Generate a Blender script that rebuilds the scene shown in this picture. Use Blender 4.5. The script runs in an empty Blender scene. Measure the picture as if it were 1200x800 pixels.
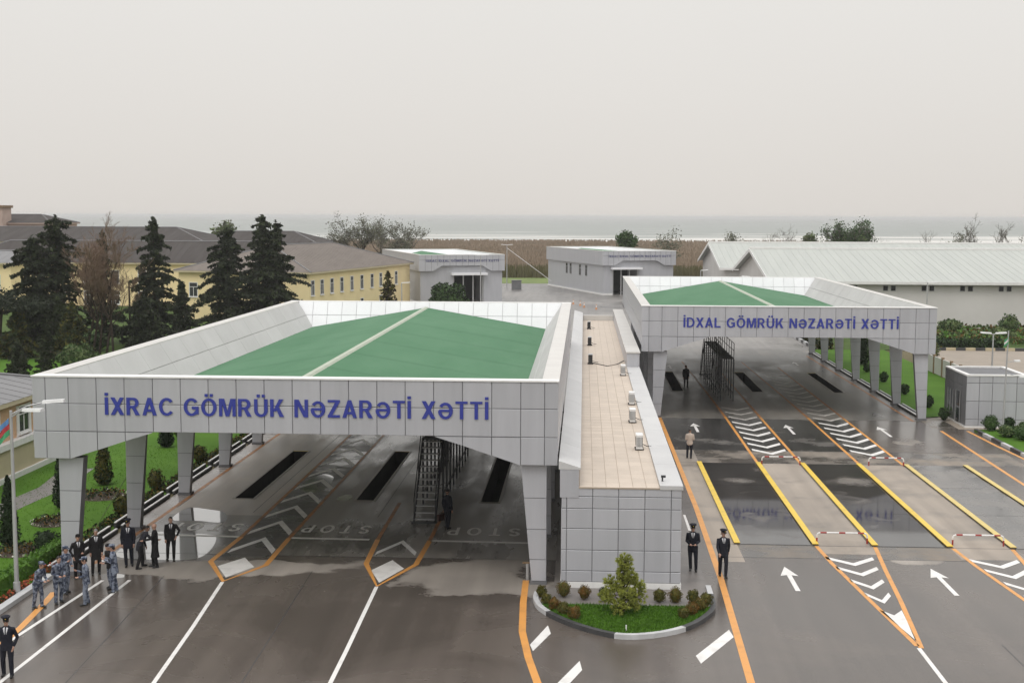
import bpy, bmesh, math, random
import numpy as np
from math import radians, sin, cos, pi, sqrt
from mathutils import Vector, Matrix

# ------------------------------------------------------------------ camera
SC = bpy.context.scene
COL = SC.collection
cam_d = bpy.data.cameras.new('camera'); cam = bpy.data.objects.new('camera', cam_d); COL.objects.link(cam)
yaw, pitch, roll = .0558, .0974, .0037
f = Vector((-sin(yaw)*cos(pitch), cos(yaw)*cos(pitch), -sin(pitch)))
r0 = Vector((cos(yaw), sin(yaw), 0)); u0 = r0.cross(f)
R = cos(roll)*r0 + sin(roll)*u0; U = -sin(roll)*r0 + cos(roll)*u0
cam.matrix_world = Matrix(((R.x, U.x, -f.x, 0), (R.y, U.y, -f.y, 0), (R.z, U.z, -f.z, 13.7), (0, 0, 0, 1)))
cam_d.sensor_width = 36; cam_d.lens = 45.0; cam_d.clip_start = .5; cam_d.clip_end = 60000
SC.camera = cam
# ------------------------------------------------------------------ sky and sun (overcast)
SUN_EL, SUN_AZ = radians(58), radians(200)
W = bpy.data.worlds.new('World'); SC.world = W; W.use_nodes = True
nt = W.node_tree; nt.nodes.clear()
def N(t, **k):
    n = nt.nodes.new(t)
    for a, b in k.items(): setattr(n, a, b)
    return n
sky = N('ShaderNodeTexSky', sky_type='NISHITA'); sky.sun_disc = False
sky.sun_elevation = SUN_EL; sky.sun_rotation = SUN_AZ; sky.dust_density = 4
hs = N('ShaderNodeHueSaturation'); hs.inputs['Saturation'].default_value = .15
tc = N('ShaderNodeTexCoord'); sp = N('ShaderNodeSeparateXYZ')
rp = N('ShaderNodeValToRGB'); e = rp.color_ramp.elements
e[0].position = 0.0; e[0].color = (.785, .745, .70, 1); e[1].position = 1.0; e[1].color = (1.75, 1.75, 1.78, 1)
q = e.new(.05); q.color = (.805, .772, .73, 1)
q = e.new(.20); q.color = (.86, .842, .81, 1)
q = e.new(.55); q.color = (1.25, 1.245, 1.24, 1)
ml = N('ShaderNodeVectorMath', operation='SCALE'); ml.inputs['Scale'].default_value = 10.0
cl = N('ShaderNodeTexNoise'); cl.inputs['Scale'].default_value = 1.6; cl.inputs['Detail'].default_value = 4
clr = N('ShaderNodeMapRange'); clr.inputs['To Min'].default_value = .95; clr.inputs['To Max'].default_value = 1.05
mc = N('ShaderNodeVectorMath', operation='SCALE')
mx = N('ShaderNodeMixRGB'); mx.inputs['Fac'].default_value = .90
bg = N('ShaderNodeBackground'); bg.inputs['Strength'].default_value = .10
out = N('ShaderNodeOutputWorld')
L = nt.links.new
L(sky.outputs[0], hs.inputs['Color']); L(hs.outputs[0], mx.inputs[1])
L(tc.outputs['Generated'], sp.inputs[0]); L(sp.outputs[2], rp.inputs[0]); L(rp.outputs[0], ml.inputs[0])
L(tc.outputs['Generated'], cl.inputs['Vector']); L(cl.outputs[0], clr.inputs[0]); L(ml.outputs[0], mc.inputs[0]); L(clr.outputs[0], mc.inputs['Scale'])
L(mc.outputs[0], mx.inputs[2]); L(mx.outputs[0], bg.inputs['Color']); L(bg.outputs[0], out.inputs['Surface'])
sd = bpy.data.lights.new('sun', 'SUN'); sun = bpy.data.objects.new('sun', sd); COL.objects.link(sun)
sd.energy = 0.9; sd.angle = radians(25); sd.color = (1, .97, .92)
sun.rotation_euler = Vector((sin(SUN_AZ)*cos(SUN_EL), cos(SUN_AZ)*cos(SUN_EL), sin(SUN_EL))).to_track_quat('Z', 'Y').to_euler()
SC.view_settings.view_transform = 'Standard'; SC.view_settings.look = 'None'
SC.view_settings.exposure = 0.0; SC.view_settings.gamma = 1; SC.view_settings.use_curve_mapping = False
SC.cycles.volume_bounces = 0; SC.cycles.max_bounces = 8

# ------------------------------------------------------------------ materials
def mat(name, c1, c2=None, rough=.6, scale=2.0, metal=0.0, bump=0.0, bscale=None, detail=4, spec=.5, rnd=0.0, coat=0.0, stretch=None, lo=.35, hi=.65, rough2=None):
    m = bpy.data.materials.new(name); m.use_nodes = True
    t = m.node_tree; b = t.nodes['Principled BSDF']
    b.inputs['Roughness'].default_value = rough; b.inputs['Metallic'].default_value = metal
    b.inputs['Specular IOR Level'].default_value = spec
    if coat: b.inputs['Coat Weight'].default_value = coat; b.inputs['Coat Roughness'].default_value = .08
    c2 = c2 or tuple(x*.85 for x in c1)
    g = t.nodes.new('ShaderNodeNewGeometry'); vec = g.outputs['Position']
    if stretch:
        mp = t.nodes.new('ShaderNodeMapping'); mp.inputs['Scale'].default_value = stretch
        t.links.new(vec, mp.inputs[0]); vec = mp.outputs[0]
    n = t.nodes.new('ShaderNodeTexNoise'); n.inputs['Scale'].default_value = scale; n.inputs['Detail'].default_value = detail; n.inputs['Roughness'].default_value = .6
    t.links.new(vec, n.inputs['Vector'])
    mr = t.nodes.new('ShaderNodeMapRange'); mr.inputs['From Min'].default_value = lo; mr.inputs['From Max'].default_value = hi
    t.links.new(n.outputs[0], mr.inputs[0])
    mix = t.nodes.new('ShaderNodeMixRGB'); mix.inputs[1].default_value = (*c1, 1); mix.inputs[2].default_value = (*c2, 1)
    t.links.new(mr.outputs[0], mix.inputs[0]); col = mix.outputs[0]
    if rnd:
        oi = t.nodes.new('ShaderNodeObjectInfo'); m2 = t.nodes.new('ShaderNodeMapRange')
        m2.inputs['To Min'].default_value = 1-rnd; m2.inputs['To Max'].default_value = 1+rnd
        t.links.new(oi.outputs['Random'], m2.inputs[0])
        sc_ = t.nodes.new('ShaderNodeVectorMath'); sc_.operation = 'SCALE'
        t.links.new(col, sc_.inputs[0]); t.links.new(m2.outputs[0], sc_.inputs['Scale']); col = sc_.outputs[0]
    t.links.new(col, b.inputs['Base Color'])
    if rough2 is not None:
        m3 = t.nodes.new('ShaderNodeMapRange'); m3.inputs['To Min'].default_value = rough; m3.inputs['To Max'].default_value = rough2
        t.links.new(mr.outputs[0], m3.inputs[0]); t.links.new(m3.outputs[0], b.inputs['Roughness'])
    if bump:
        n2 = t.nodes.new('ShaderNodeTexNoise'); n2.inputs['Scale'].default_value = bscale or scale*8; n2.inputs['Detail'].default_value = 3
        t.links.new(g.outputs['Position'], n2.inputs['Vector'])
        bp = t.nodes.new('ShaderNodeBump'); bp.inputs['Strength'].default_value = bump; bp.inputs['Distance'].default_value = .02
        t.links.new(n2.outputs[0], bp.inputs['Height']); t.links.new(bp.outputs[0], b.inputs['Normal'])
    return m

def wet_mat(name, dry, wet, blobs=(), thr=.5, soft=.06, r_dry=.7, r_wet=.12, scale=.12, bump=.06, bias=0.0, stretch=(1, 1, 1), spec_wet=.5, tint=.2, amp=1.0):
    """ground that is partly wet: noise decides where it is dry, blobs (x, y, radius, push) add dry or wet patches"""
    m = bpy.data.materials.new(name); m.use_nodes = True
    t = m.node_tree; b = t.nodes['Principled BSDF']; K = t.nodes.new; Lk = t.links.new
    g = K('ShaderNodeNewGeometry'); P = g.outputs['Position']
    mp = K('ShaderNodeMapping'); mp.inputs['Scale'].default_value = stretch; Lk(P, mp.inputs[0])
    n = K('ShaderNodeTexNoise'); n.inputs['Scale'].default_value = scale; n.inputs['Detail'].default_value = 7; n.inputs['Roughness'].default_value = .62
    Lk(mp.outputs[0], n.inputs['Vector'])
    ad = K('ShaderNodeMath'); ad.operation = 'ADD'; ad.operation = 'MULTIPLY_ADD'; ad.inputs[1].default_value = amp; ad.inputs[2].default_value = .5*(1-amp)+bias; Lk(n.outputs[0], ad.inputs[0]); val = ad.outputs[0]
    for (bx, by, br, push) in blobs:
        d = K('ShaderNodeVectorMath'); d.operation = 'DISTANCE'; d.inputs[1].default_value = (bx, by, 0); Lk(P, d.inputs[0])
        q = K('ShaderNodeMapRange'); q.interpolation_type = 'SMOOTHSTEP'; q.inputs['From Min'].default_value = br*.35; q.inputs['From Max'].default_value = br; q.inputs['To Min'].default_value = push; q.inputs['To Max'].default_value = 0
        Lk(d.outputs['Value'], q.inputs[0])
        a = K('ShaderNodeMath'); a.operation = 'ADD'; Lk(val, a.inputs[0]); Lk(q.outputs[0], a.inputs[1]); val = a.outputs[0]
    mk = K('ShaderNodeMapRange'); mk.inputs['From Min'].default_value = thr-soft; mk.inputs['From Max'].default_value = thr+soft; Lk(val, mk.inputs[0])
    fn = K('ShaderNodeTexNoise'); fn.inputs['Scale'].default_value = .17; fn.inputs['Detail'].default_value = 6; fn.inputs['Distortion'].default_value = .6; Lk(P, fn.inputs['Vector'])
    fr = K('ShaderNodeMapRange'); fr.inputs['From Min'].default_value = .40; fr.inputs['From Max'].default_value = .60; fr.inputs['To Min'].default_value = 1-tint*.5; fr.inputs['To Max'].default_value = 1+tint*.5; Lk(fn.outputs[0], fr.inputs[0])
    gr = K('ShaderNodeTexNoise'); gr.inputs['Scale'].default_value = 45; gr.inputs['Detail'].default_value = 2; Lk(P, gr.inputs['Vector'])
    gm = K('ShaderNodeMapRange'); gm.inputs['To Min'].default_value = .68; gm.inputs['To Max'].default_value = 1.32; Lk(gr.outputs[0], gm.inputs[0])
    mix = K('ShaderNodeMixRGB'); mix.inputs[1].default_value = (*wet, 1); mix.inputs[2].default_value = (*dry, 1); Lk(mk.outputs[0], mix.inputs[0])
    m4 = K('ShaderNodeMapping'); m4.inputs['Scale'].default_value = (1.1, .05, 1); Lk(P, m4.inputs[0])
    ty = K('ShaderNodeTexNoise'); ty.inputs['Scale'].default_value = 1.0; ty.inputs['Detail'].default_value = 5; Lk(m4.outputs[0], ty.inputs['Vector'])
    tr = K('ShaderNodeMapRange'); tr.inputs['From Min'].default_value = .3; tr.inputs['From Max'].default_value = .7; tr.inputs['To Min'].default_value = .84; tr.inputs['To Max'].default_value = 1.16; Lk(ty.outputs[0], tr.inputs[0])
    s0 = K('ShaderNodeVectorMath'); s0.operation = 'SCALE'; Lk(mix.outputs[0], s0.inputs[0]); Lk(tr.outputs[0], s0.inputs['Scale'])
    s1 = K('ShaderNodeVectorMath'); s1.operation = 'SCALE'; Lk(s0.outputs[0], s1.inputs[0]); Lk(fr.outputs[0], s1.inputs['Scale'])
    s2 = K('ShaderNodeVectorMath'); s2.operation = 'SCALE'; Lk(s1.outputs[0], s2.inputs[0]); Lk(gm.outputs[0], s2.inputs['Scale'])
    Lk(s2.outputs[0], b.inputs['Base Color'])
    rr = K('ShaderNodeMapRange'); rr.inputs['To Min'].default_value = r_wet; rr.inputs['To Max'].default_value = r_dry; Lk(mk.outputs[0], rr.inputs[0])
    rn = K('ShaderNodeMath'); rn.operation = 'MULTIPLY'; Lk(rr.outputs[0], rn.inputs[0]); Lk(fr.outputs[0], rn.inputs[1])
    Lk(rn.outputs[0], b.inputs['Roughness']); b.inputs['Specular IOR Level'].default_value = spec_wet
    bs = K('ShaderNodeMapRange'); bs.inputs['To Min'].default_value = bump*.25; bs.inputs['To Max'].default_value = bump*3; Lk(mk.outputs[0], bs.inputs[0])
    bp = K('ShaderNodeBump'); bp.inputs['Distance'].default_value = .01; Lk(gr.outputs[0], bp.inputs['Height']); Lk(bs.outputs[0], bp.inputs['Strength'])
    Lk(bp.outputs[0], b.inputs['Normal'])
    return m

M = {}
M['clad'] = mat('silver_cladding', (.470, .473, .498), (.415, .418, .440), rough=.36, metal=.12, scale=1.0, rnd=.05, bump=.05, bscale=1.3, stretch=(2.2, 2.2, .22), lo=.3, hi=.75)
M['clad_pale_lit'] = mat('pale_sky_lit_cladding', (.80, .80, .815), (.76, .76, .775), rough=.4, metal=.04, scale=.5, rnd=.03)  # silver cladding made paler: sky light on sloping faces put into the colour
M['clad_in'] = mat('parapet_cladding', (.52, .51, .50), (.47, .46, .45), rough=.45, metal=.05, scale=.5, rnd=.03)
M['joint'] = mat('dark_joint', (.17, .17, .175), rough=.8)
M['coping'] = mat('coping_metal', (.58, .56, .525), (.53, .51, .48), rough=.45, scale=.8, rnd=.03)
M['parapet_metal'] = mat('pale_parapet_metal', (.55, .545, .535), (.50, .495, .49), rough=.45, scale=.7, rnd=.03)
M['blue_hazed'] = mat('hazed_blue_lettering', (.10, .105, .22), rough=.5)  # lettering blue greyed, distance haze put into the colour
M['soffit'] = mat('soffit_metal', (.46, .455, .45), (.42, .415, .41), rough=.6, scale=.6)
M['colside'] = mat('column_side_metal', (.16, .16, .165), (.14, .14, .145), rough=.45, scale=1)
M['green'] = mat('green_roof_membrane', (.066, .170, .088), (.088, .198, .110), rough=.8, spec=.2, scale=.35, detail=6, stretch=(1, .25, 1))
M['ridge'] = mat('ridge_metal', (.42, .46, .36), rough=.5)
M['blue'] = mat('blue_lettering', (.034, .048, .30), (.03, .042, .27), rough=.4)
M['tile'] = mat('cream_roof_tile', (.56, .475, .39), (.52, .44, .36), rough=.6, scale=1.2, rnd=.05)
M['grout'] = mat('tile_grout', (.40, .33, .26), rough=.8)
M['white'] = mat('white_paint', (.78, .77, .75), (.70, .69, .67), rough=.5, scale=3)
M['roadwhite'] = mat('road_paint_white', (.74, .72, .69), (.50, .48, .455), rough=.45, scale=1.8, lo=.48, hi=.85, detail=8, bump=.1, bscale=40)
M['worn'] = mat('worn_road_paint', (.58, .55, .51), (.26, .245, .23), rough=.5, scale=2.0, lo=.48, hi=.72)
M['faded'] = mat('faded_road_paint', (.80, .77, .72), (.66, .64, .60), rough=.5, scale=2.0)
M['orange'] = mat('road_paint_orange', (.66, .30, .07), (.44, .20, .06), rough=.42, scale=1.6, lo=.48, hi=.85, detail=8, bump=.1, bscale=40)
M['orange_worn'] = mat('worn_orange_paint', (.46, .19, .05), (.20, .10, .05), rough=.5, scale=1.3, lo=.4, hi=.68)
M['yellow'] = mat('yellow_rail_paint', (.74, .51, .05), (.52, .36, .06), rough=.4, scale=1.6, lo=.5, hi=.85, detail=8)
M['yellow_pale'] = mat('faded_yellow_paint', (.66, .51, .16), (.58, .45, .15), rough=.45, scale=1.4)
M['rust'] = mat('dark_rail_side', (.11, .085, .04), (.07, .055, .035), rough=.6, scale=3)
M['red'] = mat('red_paint', (.36, .035, .03), (.28, .03, .025), rough=.45, scale=4)
M['steel'] = mat('dark_steel', (.035, .037, .04), (.05, .05, .052), rough=.45, metal=.3, scale=3)
M['galv'] = mat('galvanised_pole', (.46, .46, .46), (.40, .40, .40), rough=.45, metal=.3, scale=2)
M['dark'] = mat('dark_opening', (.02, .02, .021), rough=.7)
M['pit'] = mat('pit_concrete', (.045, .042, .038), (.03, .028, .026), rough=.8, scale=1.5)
M['glass'] = mat('window_glass', (.05, .055, .06), (.03, .033, .036), rough=.06, scale=.6, spec=.7)
M['kerb_w'] = mat('kerb_pale', (.52, .52, .52), (.43, .43, .43), rough=.6, scale=2.5, bump=.15)
M['kerb_b'] = mat('kerb_black', (.045, .045, .047), (.06, .06, .06), rough=.5, scale=2.5, bump=.15)
M['kerb_y'] = mat('kerb_cream', (.52, .44, .29), rough=.6)
M['lawn'] = mat('lawn_turf', (.058, .132, .013), (.080, .170, .019), rough=.85, scale=.25, detail=8, bump=.35, bscale=14, spec=.1)
M['lawn_far'] = mat('far_turf', (.075, .115, .03), (.045, .075, .02), rough=.9, scale=.2, detail=8, spec=.1)
M['soil'] = mat('garden_soil', (.07, .05, .035), (.05, .035, .025), rough=.9, scale=3, bump=.4)
M['path'] = mat('path_paving', (.19, .175, .165), (.15, .14, .135), rough=.5, scale=1.5)
M['paver'] = mat('walkway_paving', (.20, .18, .165), (.16, .145, .135), rough=.45, scale=1.3, bump=.15)
M['earth'] = mat('open_ground', (.11, .10, .055), (.15, .125, .075), rough=.9, scale=.05, detail=8, spec=.1)
M['yellowwall'] = mat('cream_yellow_render', (.86, .715, .42), (.80, .66, .385), rough=.85, scale=.4, spec=.2)
M['peach'] = mat('peach_render', (.62, .40, .25), (.57, .37, .23), rough=.85, scale=.6, spec=.2)
M['sand'] = mat('sand_render', (.56, .49, .33), (.51, .44, .30), rough=.85, scale=.6, spec=.2)
M['pink'] = mat('pale_pink_render', (.50, .385, .325), rough=.85, scale=.4, spec=.2)
M['slate'] = mat('dark_sheet_roof', (.060, .052, .049), (.076, .068, .064), rough=.85, spec=.15, scale=.25, stretch=(4, .5, 1))
M['brownroof'] = mat('taupe_sheet_roof', (.185, .160, .140), (.16, .137, .12), rough=.8, spec=.2, scale=.3, stretch=(3, .6, 1))
M['greyroof'] = mat('grey_sheet_roof', (.19, .187, .188), (.165, .162, .163), rough=.55, scale=.4)
M['whwall'] = mat('warehouse_wall', (.62, .60, .575), (.57, .55, .525), rough=.8, scale=.25, spec=.2)
M['whroof'] = mat('warehouse_roof', (.42, .435, .40), (.385, .40, .37), rough=.5, scale=.12, stretch=(6, .6, 1))
M['brick'] = mat('brown_post', (.24, .16, .09), rough=.8)
M['parking'] = mat('parking_paving', (.30, .25, .20), (.26, .22, .175), rough=.7, scale=.5)
M['bark'] = mat('bark', (.055, .042, .032), (.035, .027, .02), rough=.9, scale=6, spec=.1)
M['twig'] = mat('bare_twigs', (.21, .145, .105), (.16, .11, .08), rough=.9, scale=1, spec=.1)
M['twig_grey'] = mat('grey_twigs', (.19, .18, .155), (.15, .14, .12), rough=.9, scale=1, spec=.1)
M['conifer'] = mat('conifer_needles', (.036, .043, .026), (.020, .026, .017), rough=.8, scale=.9, spec=.15)
M['conifer2'] = mat('green_conifer_needles', (.050, .064, .028), (.026, .036, .016), rough=.8, scale=.8, spec=.15)
M['pine'] = mat('young_pine_needles', (.36, .385, .075), (.19, .215, .045), rough=.7, scale=4, spec=.2)
M['leafy'] = mat('mid_green_leaves', (.06, .105, .03), (.03, .06, .018), rough=.7, scale=1.2, spec=.2)
M['leafy_fresh'] = mat('fresh_hedge_leaves', (.10, .20, .03), (.06, .14, .02), rough=.7, scale=2, spec=.2)
M['leafy_pale'] = mat('pale_green_leaves', (.13, .17, .06), (.07, .10, .04), rough=.75, scale=.8, spec=.2)
M['leafy_dark'] = mat('dark_green_leaves', (.022, .04, .014), (.012, .022, .009), rough=.7, scale=1.2, spec=.2)
M['budding'] = mat('budding_leaves', (.15, .155, .10), (.11, .115, .08), rough=.8, scale=1, spec=.15)
M['rusty'] = mat('bronze_leaves', (.15, .07, .016), (.075, .07, .015), rough=.7, scale=7, spec=.2)
M['olive'] = mat('olive_leaves', (.105, .085, .016), (.055, .065, .014), rough=.7, scale=9, spec=.2)
M['flower_r'] = mat('orange_red_flowers', (.42, .09, .03), (.30, .05, .02), rough=.7, scale=6)
M['flower_w'] = mat('white_flowers', (.62, .60, .52), rough=.7)
M['reed'] = mat('dry_reeds', (.275, .21, .15), (.22, .175, .125), rough=.9, scale=.03, detail=8, spec=.1)
M['reed_green'] = mat('green_reeds', (.10, .10, .045), (.14, .12, .06), rough=.9, scale=.1, spec=.1)
M['skin'] = mat('skin', (.42, .25, .18), (.38, .22, .16), rough=.5, scale=8)
M['hair'] = mat('dark_hair', (.02, .016, .013), rough=.6)
M['hair_grey'] = mat('grey_hair', (.22, .21, .20), rough=.6)
M['navy'] = mat('navy_uniform_cloth', (.012, .013, .020), (.018, .019, .027), rough=.8, scale=12, spec=.2)
M['black'] = mat('black_cloth', (.012, .011, .012), (.018, .017, .018), rough=.8, scale=12, spec=.2)
M['charcoal'] = mat('charcoal_suit_cloth', (.022, .022, .028), (.03, .03, .036), rough=.8, scale=12, spec=.2)
M['camo'] = mat('blue_grey_camouflage', (.21, .235, .29), (.045, .055, .085), rough=.85, scale=8.5, detail=2, lo=.44, hi=.56, spec=.15)
M['shirt'] = mat('white_shirt_cloth', (.62, .62, .64), rough=.7)
M['beige'] = mat('beige_shirt_cloth', (.50, .41, .34), (.44, .36, .30), rough=.8, scale=9)
M['shoe'] = mat('black_shoe_leather', (.012, .012, .012), rough=.35)
M['leather'] = mat('brown_leather', (.05, .02, .015), rough=.45)
M['flag_blue'] = mat('flag_blue_cloth', (.12, .28, .55), rough=.8)
M['flag_red'] = mat('flag_red_cloth', (.50, .06, .07), rough=.8)
M['flag_green'] = mat('flag_green_cloth', (.08, .36, .17), rough=.8)
M['lampwhite'] = mat('lamp_head_enamel', (.78, .78, .77), rough=.35)
M['conew'] = mat('cone_orange', (.60, .30, .16), rough=.6)

DRYB = [(-3.4, 48.2, 3.8, .56), (-5.2, 46.9, 3.2, .48), (-9.6, 48.9, 2.1, .52), (-14.9, 47.9, 2.9, .56), (-12.0, 48.2, 1.9, .50), (-17.8, 48.0, 1.8, .46), (-2.4, 51, 2.5, .40),
        (-10.4, 50.4, 2.0, -.50), (-1.2, 46, 1.6, .40), (7, 51, 2.5, .1), (13.2, 52.0, 2.2, .44), (20.5, 72.5, 3, .40), (10.7, 52.5, 2, .50), (16.8, 52.5, 2.0, .50), (20, 79, 2.4, .40)]
M['asphalt'] = wet_mat('wet_asphalt', (.27, .24, .21), (.095, .079, .067), DRYB, thr=.90, soft=.06, r_dry=.6, r_wet=.25, scale=.36, bump=.10, tint=.30, amp=1.7)
M['floor'] = wet_mat('canopy_floor_concrete', (.27, .245, .215), (.13, .118, .105), [(-17.2, 53, 3.6, -.25), (-17.6, 64, 12, .10), (-10.5, 53.5, 4, -.12)], thr=.50, soft=.14, r_dry=.5, r_wet=.16, scale=.3, bump=.08, stretch=(1.6, .35, 1))
M['floor2'] = wet_mat('import_floor_concrete', (.25, .23, .205), (.105, .097, .087), [(10, 118, 12, .12), (20, 105, 14, .1)], thr=.52, soft=.14, r_dry=.5, r_wet=.3, scale=.3, bump=.08, stretch=(1.6, .35, 1))
M['slabdry'] = wet_mat('beige_concrete', (.30, .255, .21), (.17, .145, .12), (), thr=.42, soft=.09, r_dry=.65, r_wet=.3, scale=.35, bump=.08, bias=.02)
M['strip'] = wet_mat('brown_concrete', (.21, .175, .14), (.085, .075, .065), (), thr=.53, soft=.08, r_dry=.6, r_wet=.2, scale=.3, bump=.08)
M['approach'] = wet_mat('dark_wet_asphalt', (.17, .155, .14), (.04, .038, .036), [(13.8, 78.5, 2.2, .10), (19.8, 77.5, 3, .16), (8, 78, 2, .10)], thr=.64, soft=.08, r_dry=.5, r_wet=.22, scale=.3, bump=.05)
M['deck'] = wet_mat('flooded_deck', (.125, .105, .085), (.048, .045, .043), [(14.6, 66.5, 1.8, .20), (13.0, 62, 1.5, .14), (8.2, 66.5, 1.2, .16)], thr=.68, soft=.12, r_dry=.4, r_wet=.05, scale=.35, bump=.02, spec_wet=.6)
M['deck_dull'] = wet_mat('damp_deck', (.21, .195, .18), (.09, .085, .08), (), thr=.52, soft=.12, r_dry=.5, r_wet=.14, scale=.4, bump=.05)
M['yard'] = wet_mat('far_yard', (.24, .225, .21), (.12, .112, .105), (), thr=.5, soft=.12, r_dry=.6, r_wet=.25, scale=.06, bump=.05)
M['pale'] = wet_mat('pale_sheen_wet_strip', (.40, .36, .33), (.24, .215, .195), (), thr=.5, soft=.1, r_dry=.45, r_wet=.10, scale=.3, bump=.04)  # wet strip, its sky reflection painted in as a paler colour

M['lane_sidelit'] = wet_mat('sidelit_lane_concrete', (.50, .445, .39), (.32, .285, .25), (), thr=.5, soft=.14, r_dry=.6, r_wet=.25, scale=.3, bump=.08, stretch=(1.6, .35, 1))  # floor concrete lightened: light from the open side is in the colour
M['lane_dark'] = wet_mat('dark_island_asphalt', (.10, .09, .08), (.04, .037, .034), (), thr=.5, soft=.1, r_dry=.5, r_wet=.2, scale=.5, bump=.06)
M['edge_steel'] = mat('pale_pit_edge', (.42, .39, .34), (.34, .31, .27), rough=.5)
M['puddle'] = mat('standing_water', (.20, .185, .165), (.15, .14, .125), rough=.015, scale=1.2, spec=1.0, coat=1.0)
M['puddle'].node_tree.nodes['Principled BSDF'].inputs['Coat IOR'].default_value = 2.0
# sea with foam bands near the shore
def sea_mat():
    m = bpy.data.materials.new('sea_water'); m.use_nodes = True; t = m.node_tree; b = t.nodes['Principled BSDF']; K = t.nodes.new; Lk = t.links.new
    g = K('ShaderNodeNewGeometry'); s = K('ShaderNodeSeparateXYZ'); Lk(g.outputs['Position'], s.inputs[0])
    mp = K('ShaderNodeMapping'); mp.inputs['Scale'].default_value = (.006, .03, 1); Lk(g.outputs['Position'], mp.inputs[0])
    n = K('ShaderNodeTexNoise'); n.inputs['Scale'].default_value = 1; n.inputs['Detail'].default_value = 6; Lk(mp.outputs[0], n.inputs['Vector'])
    a = K('ShaderNodeMapRange'); a.inputs['From Min'].default_value = 640; a.inputs['From Max'].default_value = 1250; a.inputs['To Min'].default_value = .24; a.inputs['To Max'].default_value = -.12; Lk(s.outputs[1], a.inputs[0])
    ad = K('ShaderNodeMath'); ad.operation = 'ADD'; Lk(n.outputs[0], ad.inputs[0]); Lk(a.outputs[0], ad.inputs[1])
    k = K('ShaderNodeMapRange'); k.inputs['From Min'].default_value = .52; k.inputs['From Max'].default_value = .66; Lk(ad.outputs[0], k.inputs[0])
    mix = K('ShaderNodeMixRGB'); mix.inputs[1].default_value = (.275, .29, .27, 1); mix.inputs[2].default_value = (.62, .60, .56, 1); Lk(k.outputs[0], mix.inputs[0])
    Lk(mix.outputs[0], b.inputs['Base Color']); b.inputs['Roughness'].default_value = .6; b.inputs['Specular IOR Level'].default_value = .12
    bp = K('ShaderNodeBump'); bp.inputs['Strength'].default_value = .5; bp.inputs['Distance'].default_value = 3; Lk(n.outputs[0], bp.inputs['Height']); Lk(bp.outputs[0], b.inputs['Normal'])
    return m
M['sea'] = sea_mat()

# ------------------------------------------------------------------ helpers
def link(o, parent=None, loc=None):
    COL.objects.link(o)
    if parent is not None: o.parent = parent
    if loc is not None: o.location = loc
    return o
def tag(o, label=None, cat=None, group=None, kind=None):
    if label: o['label'] = label
    if cat: o['category'] = cat
    if group: o['group'] = group
    if kind: o['kind'] = kind
    return o
def thing(name, label, cat, loc=(0, 0, 0), rz=0, group=None):
    o = bpy.data.objects.new(name, None); COL.objects.link(o); o.location = loc; o.rotation_euler = (0, 0, rz); o.empty_display_size = .2
    return tag(o, label, cat, group)

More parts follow.
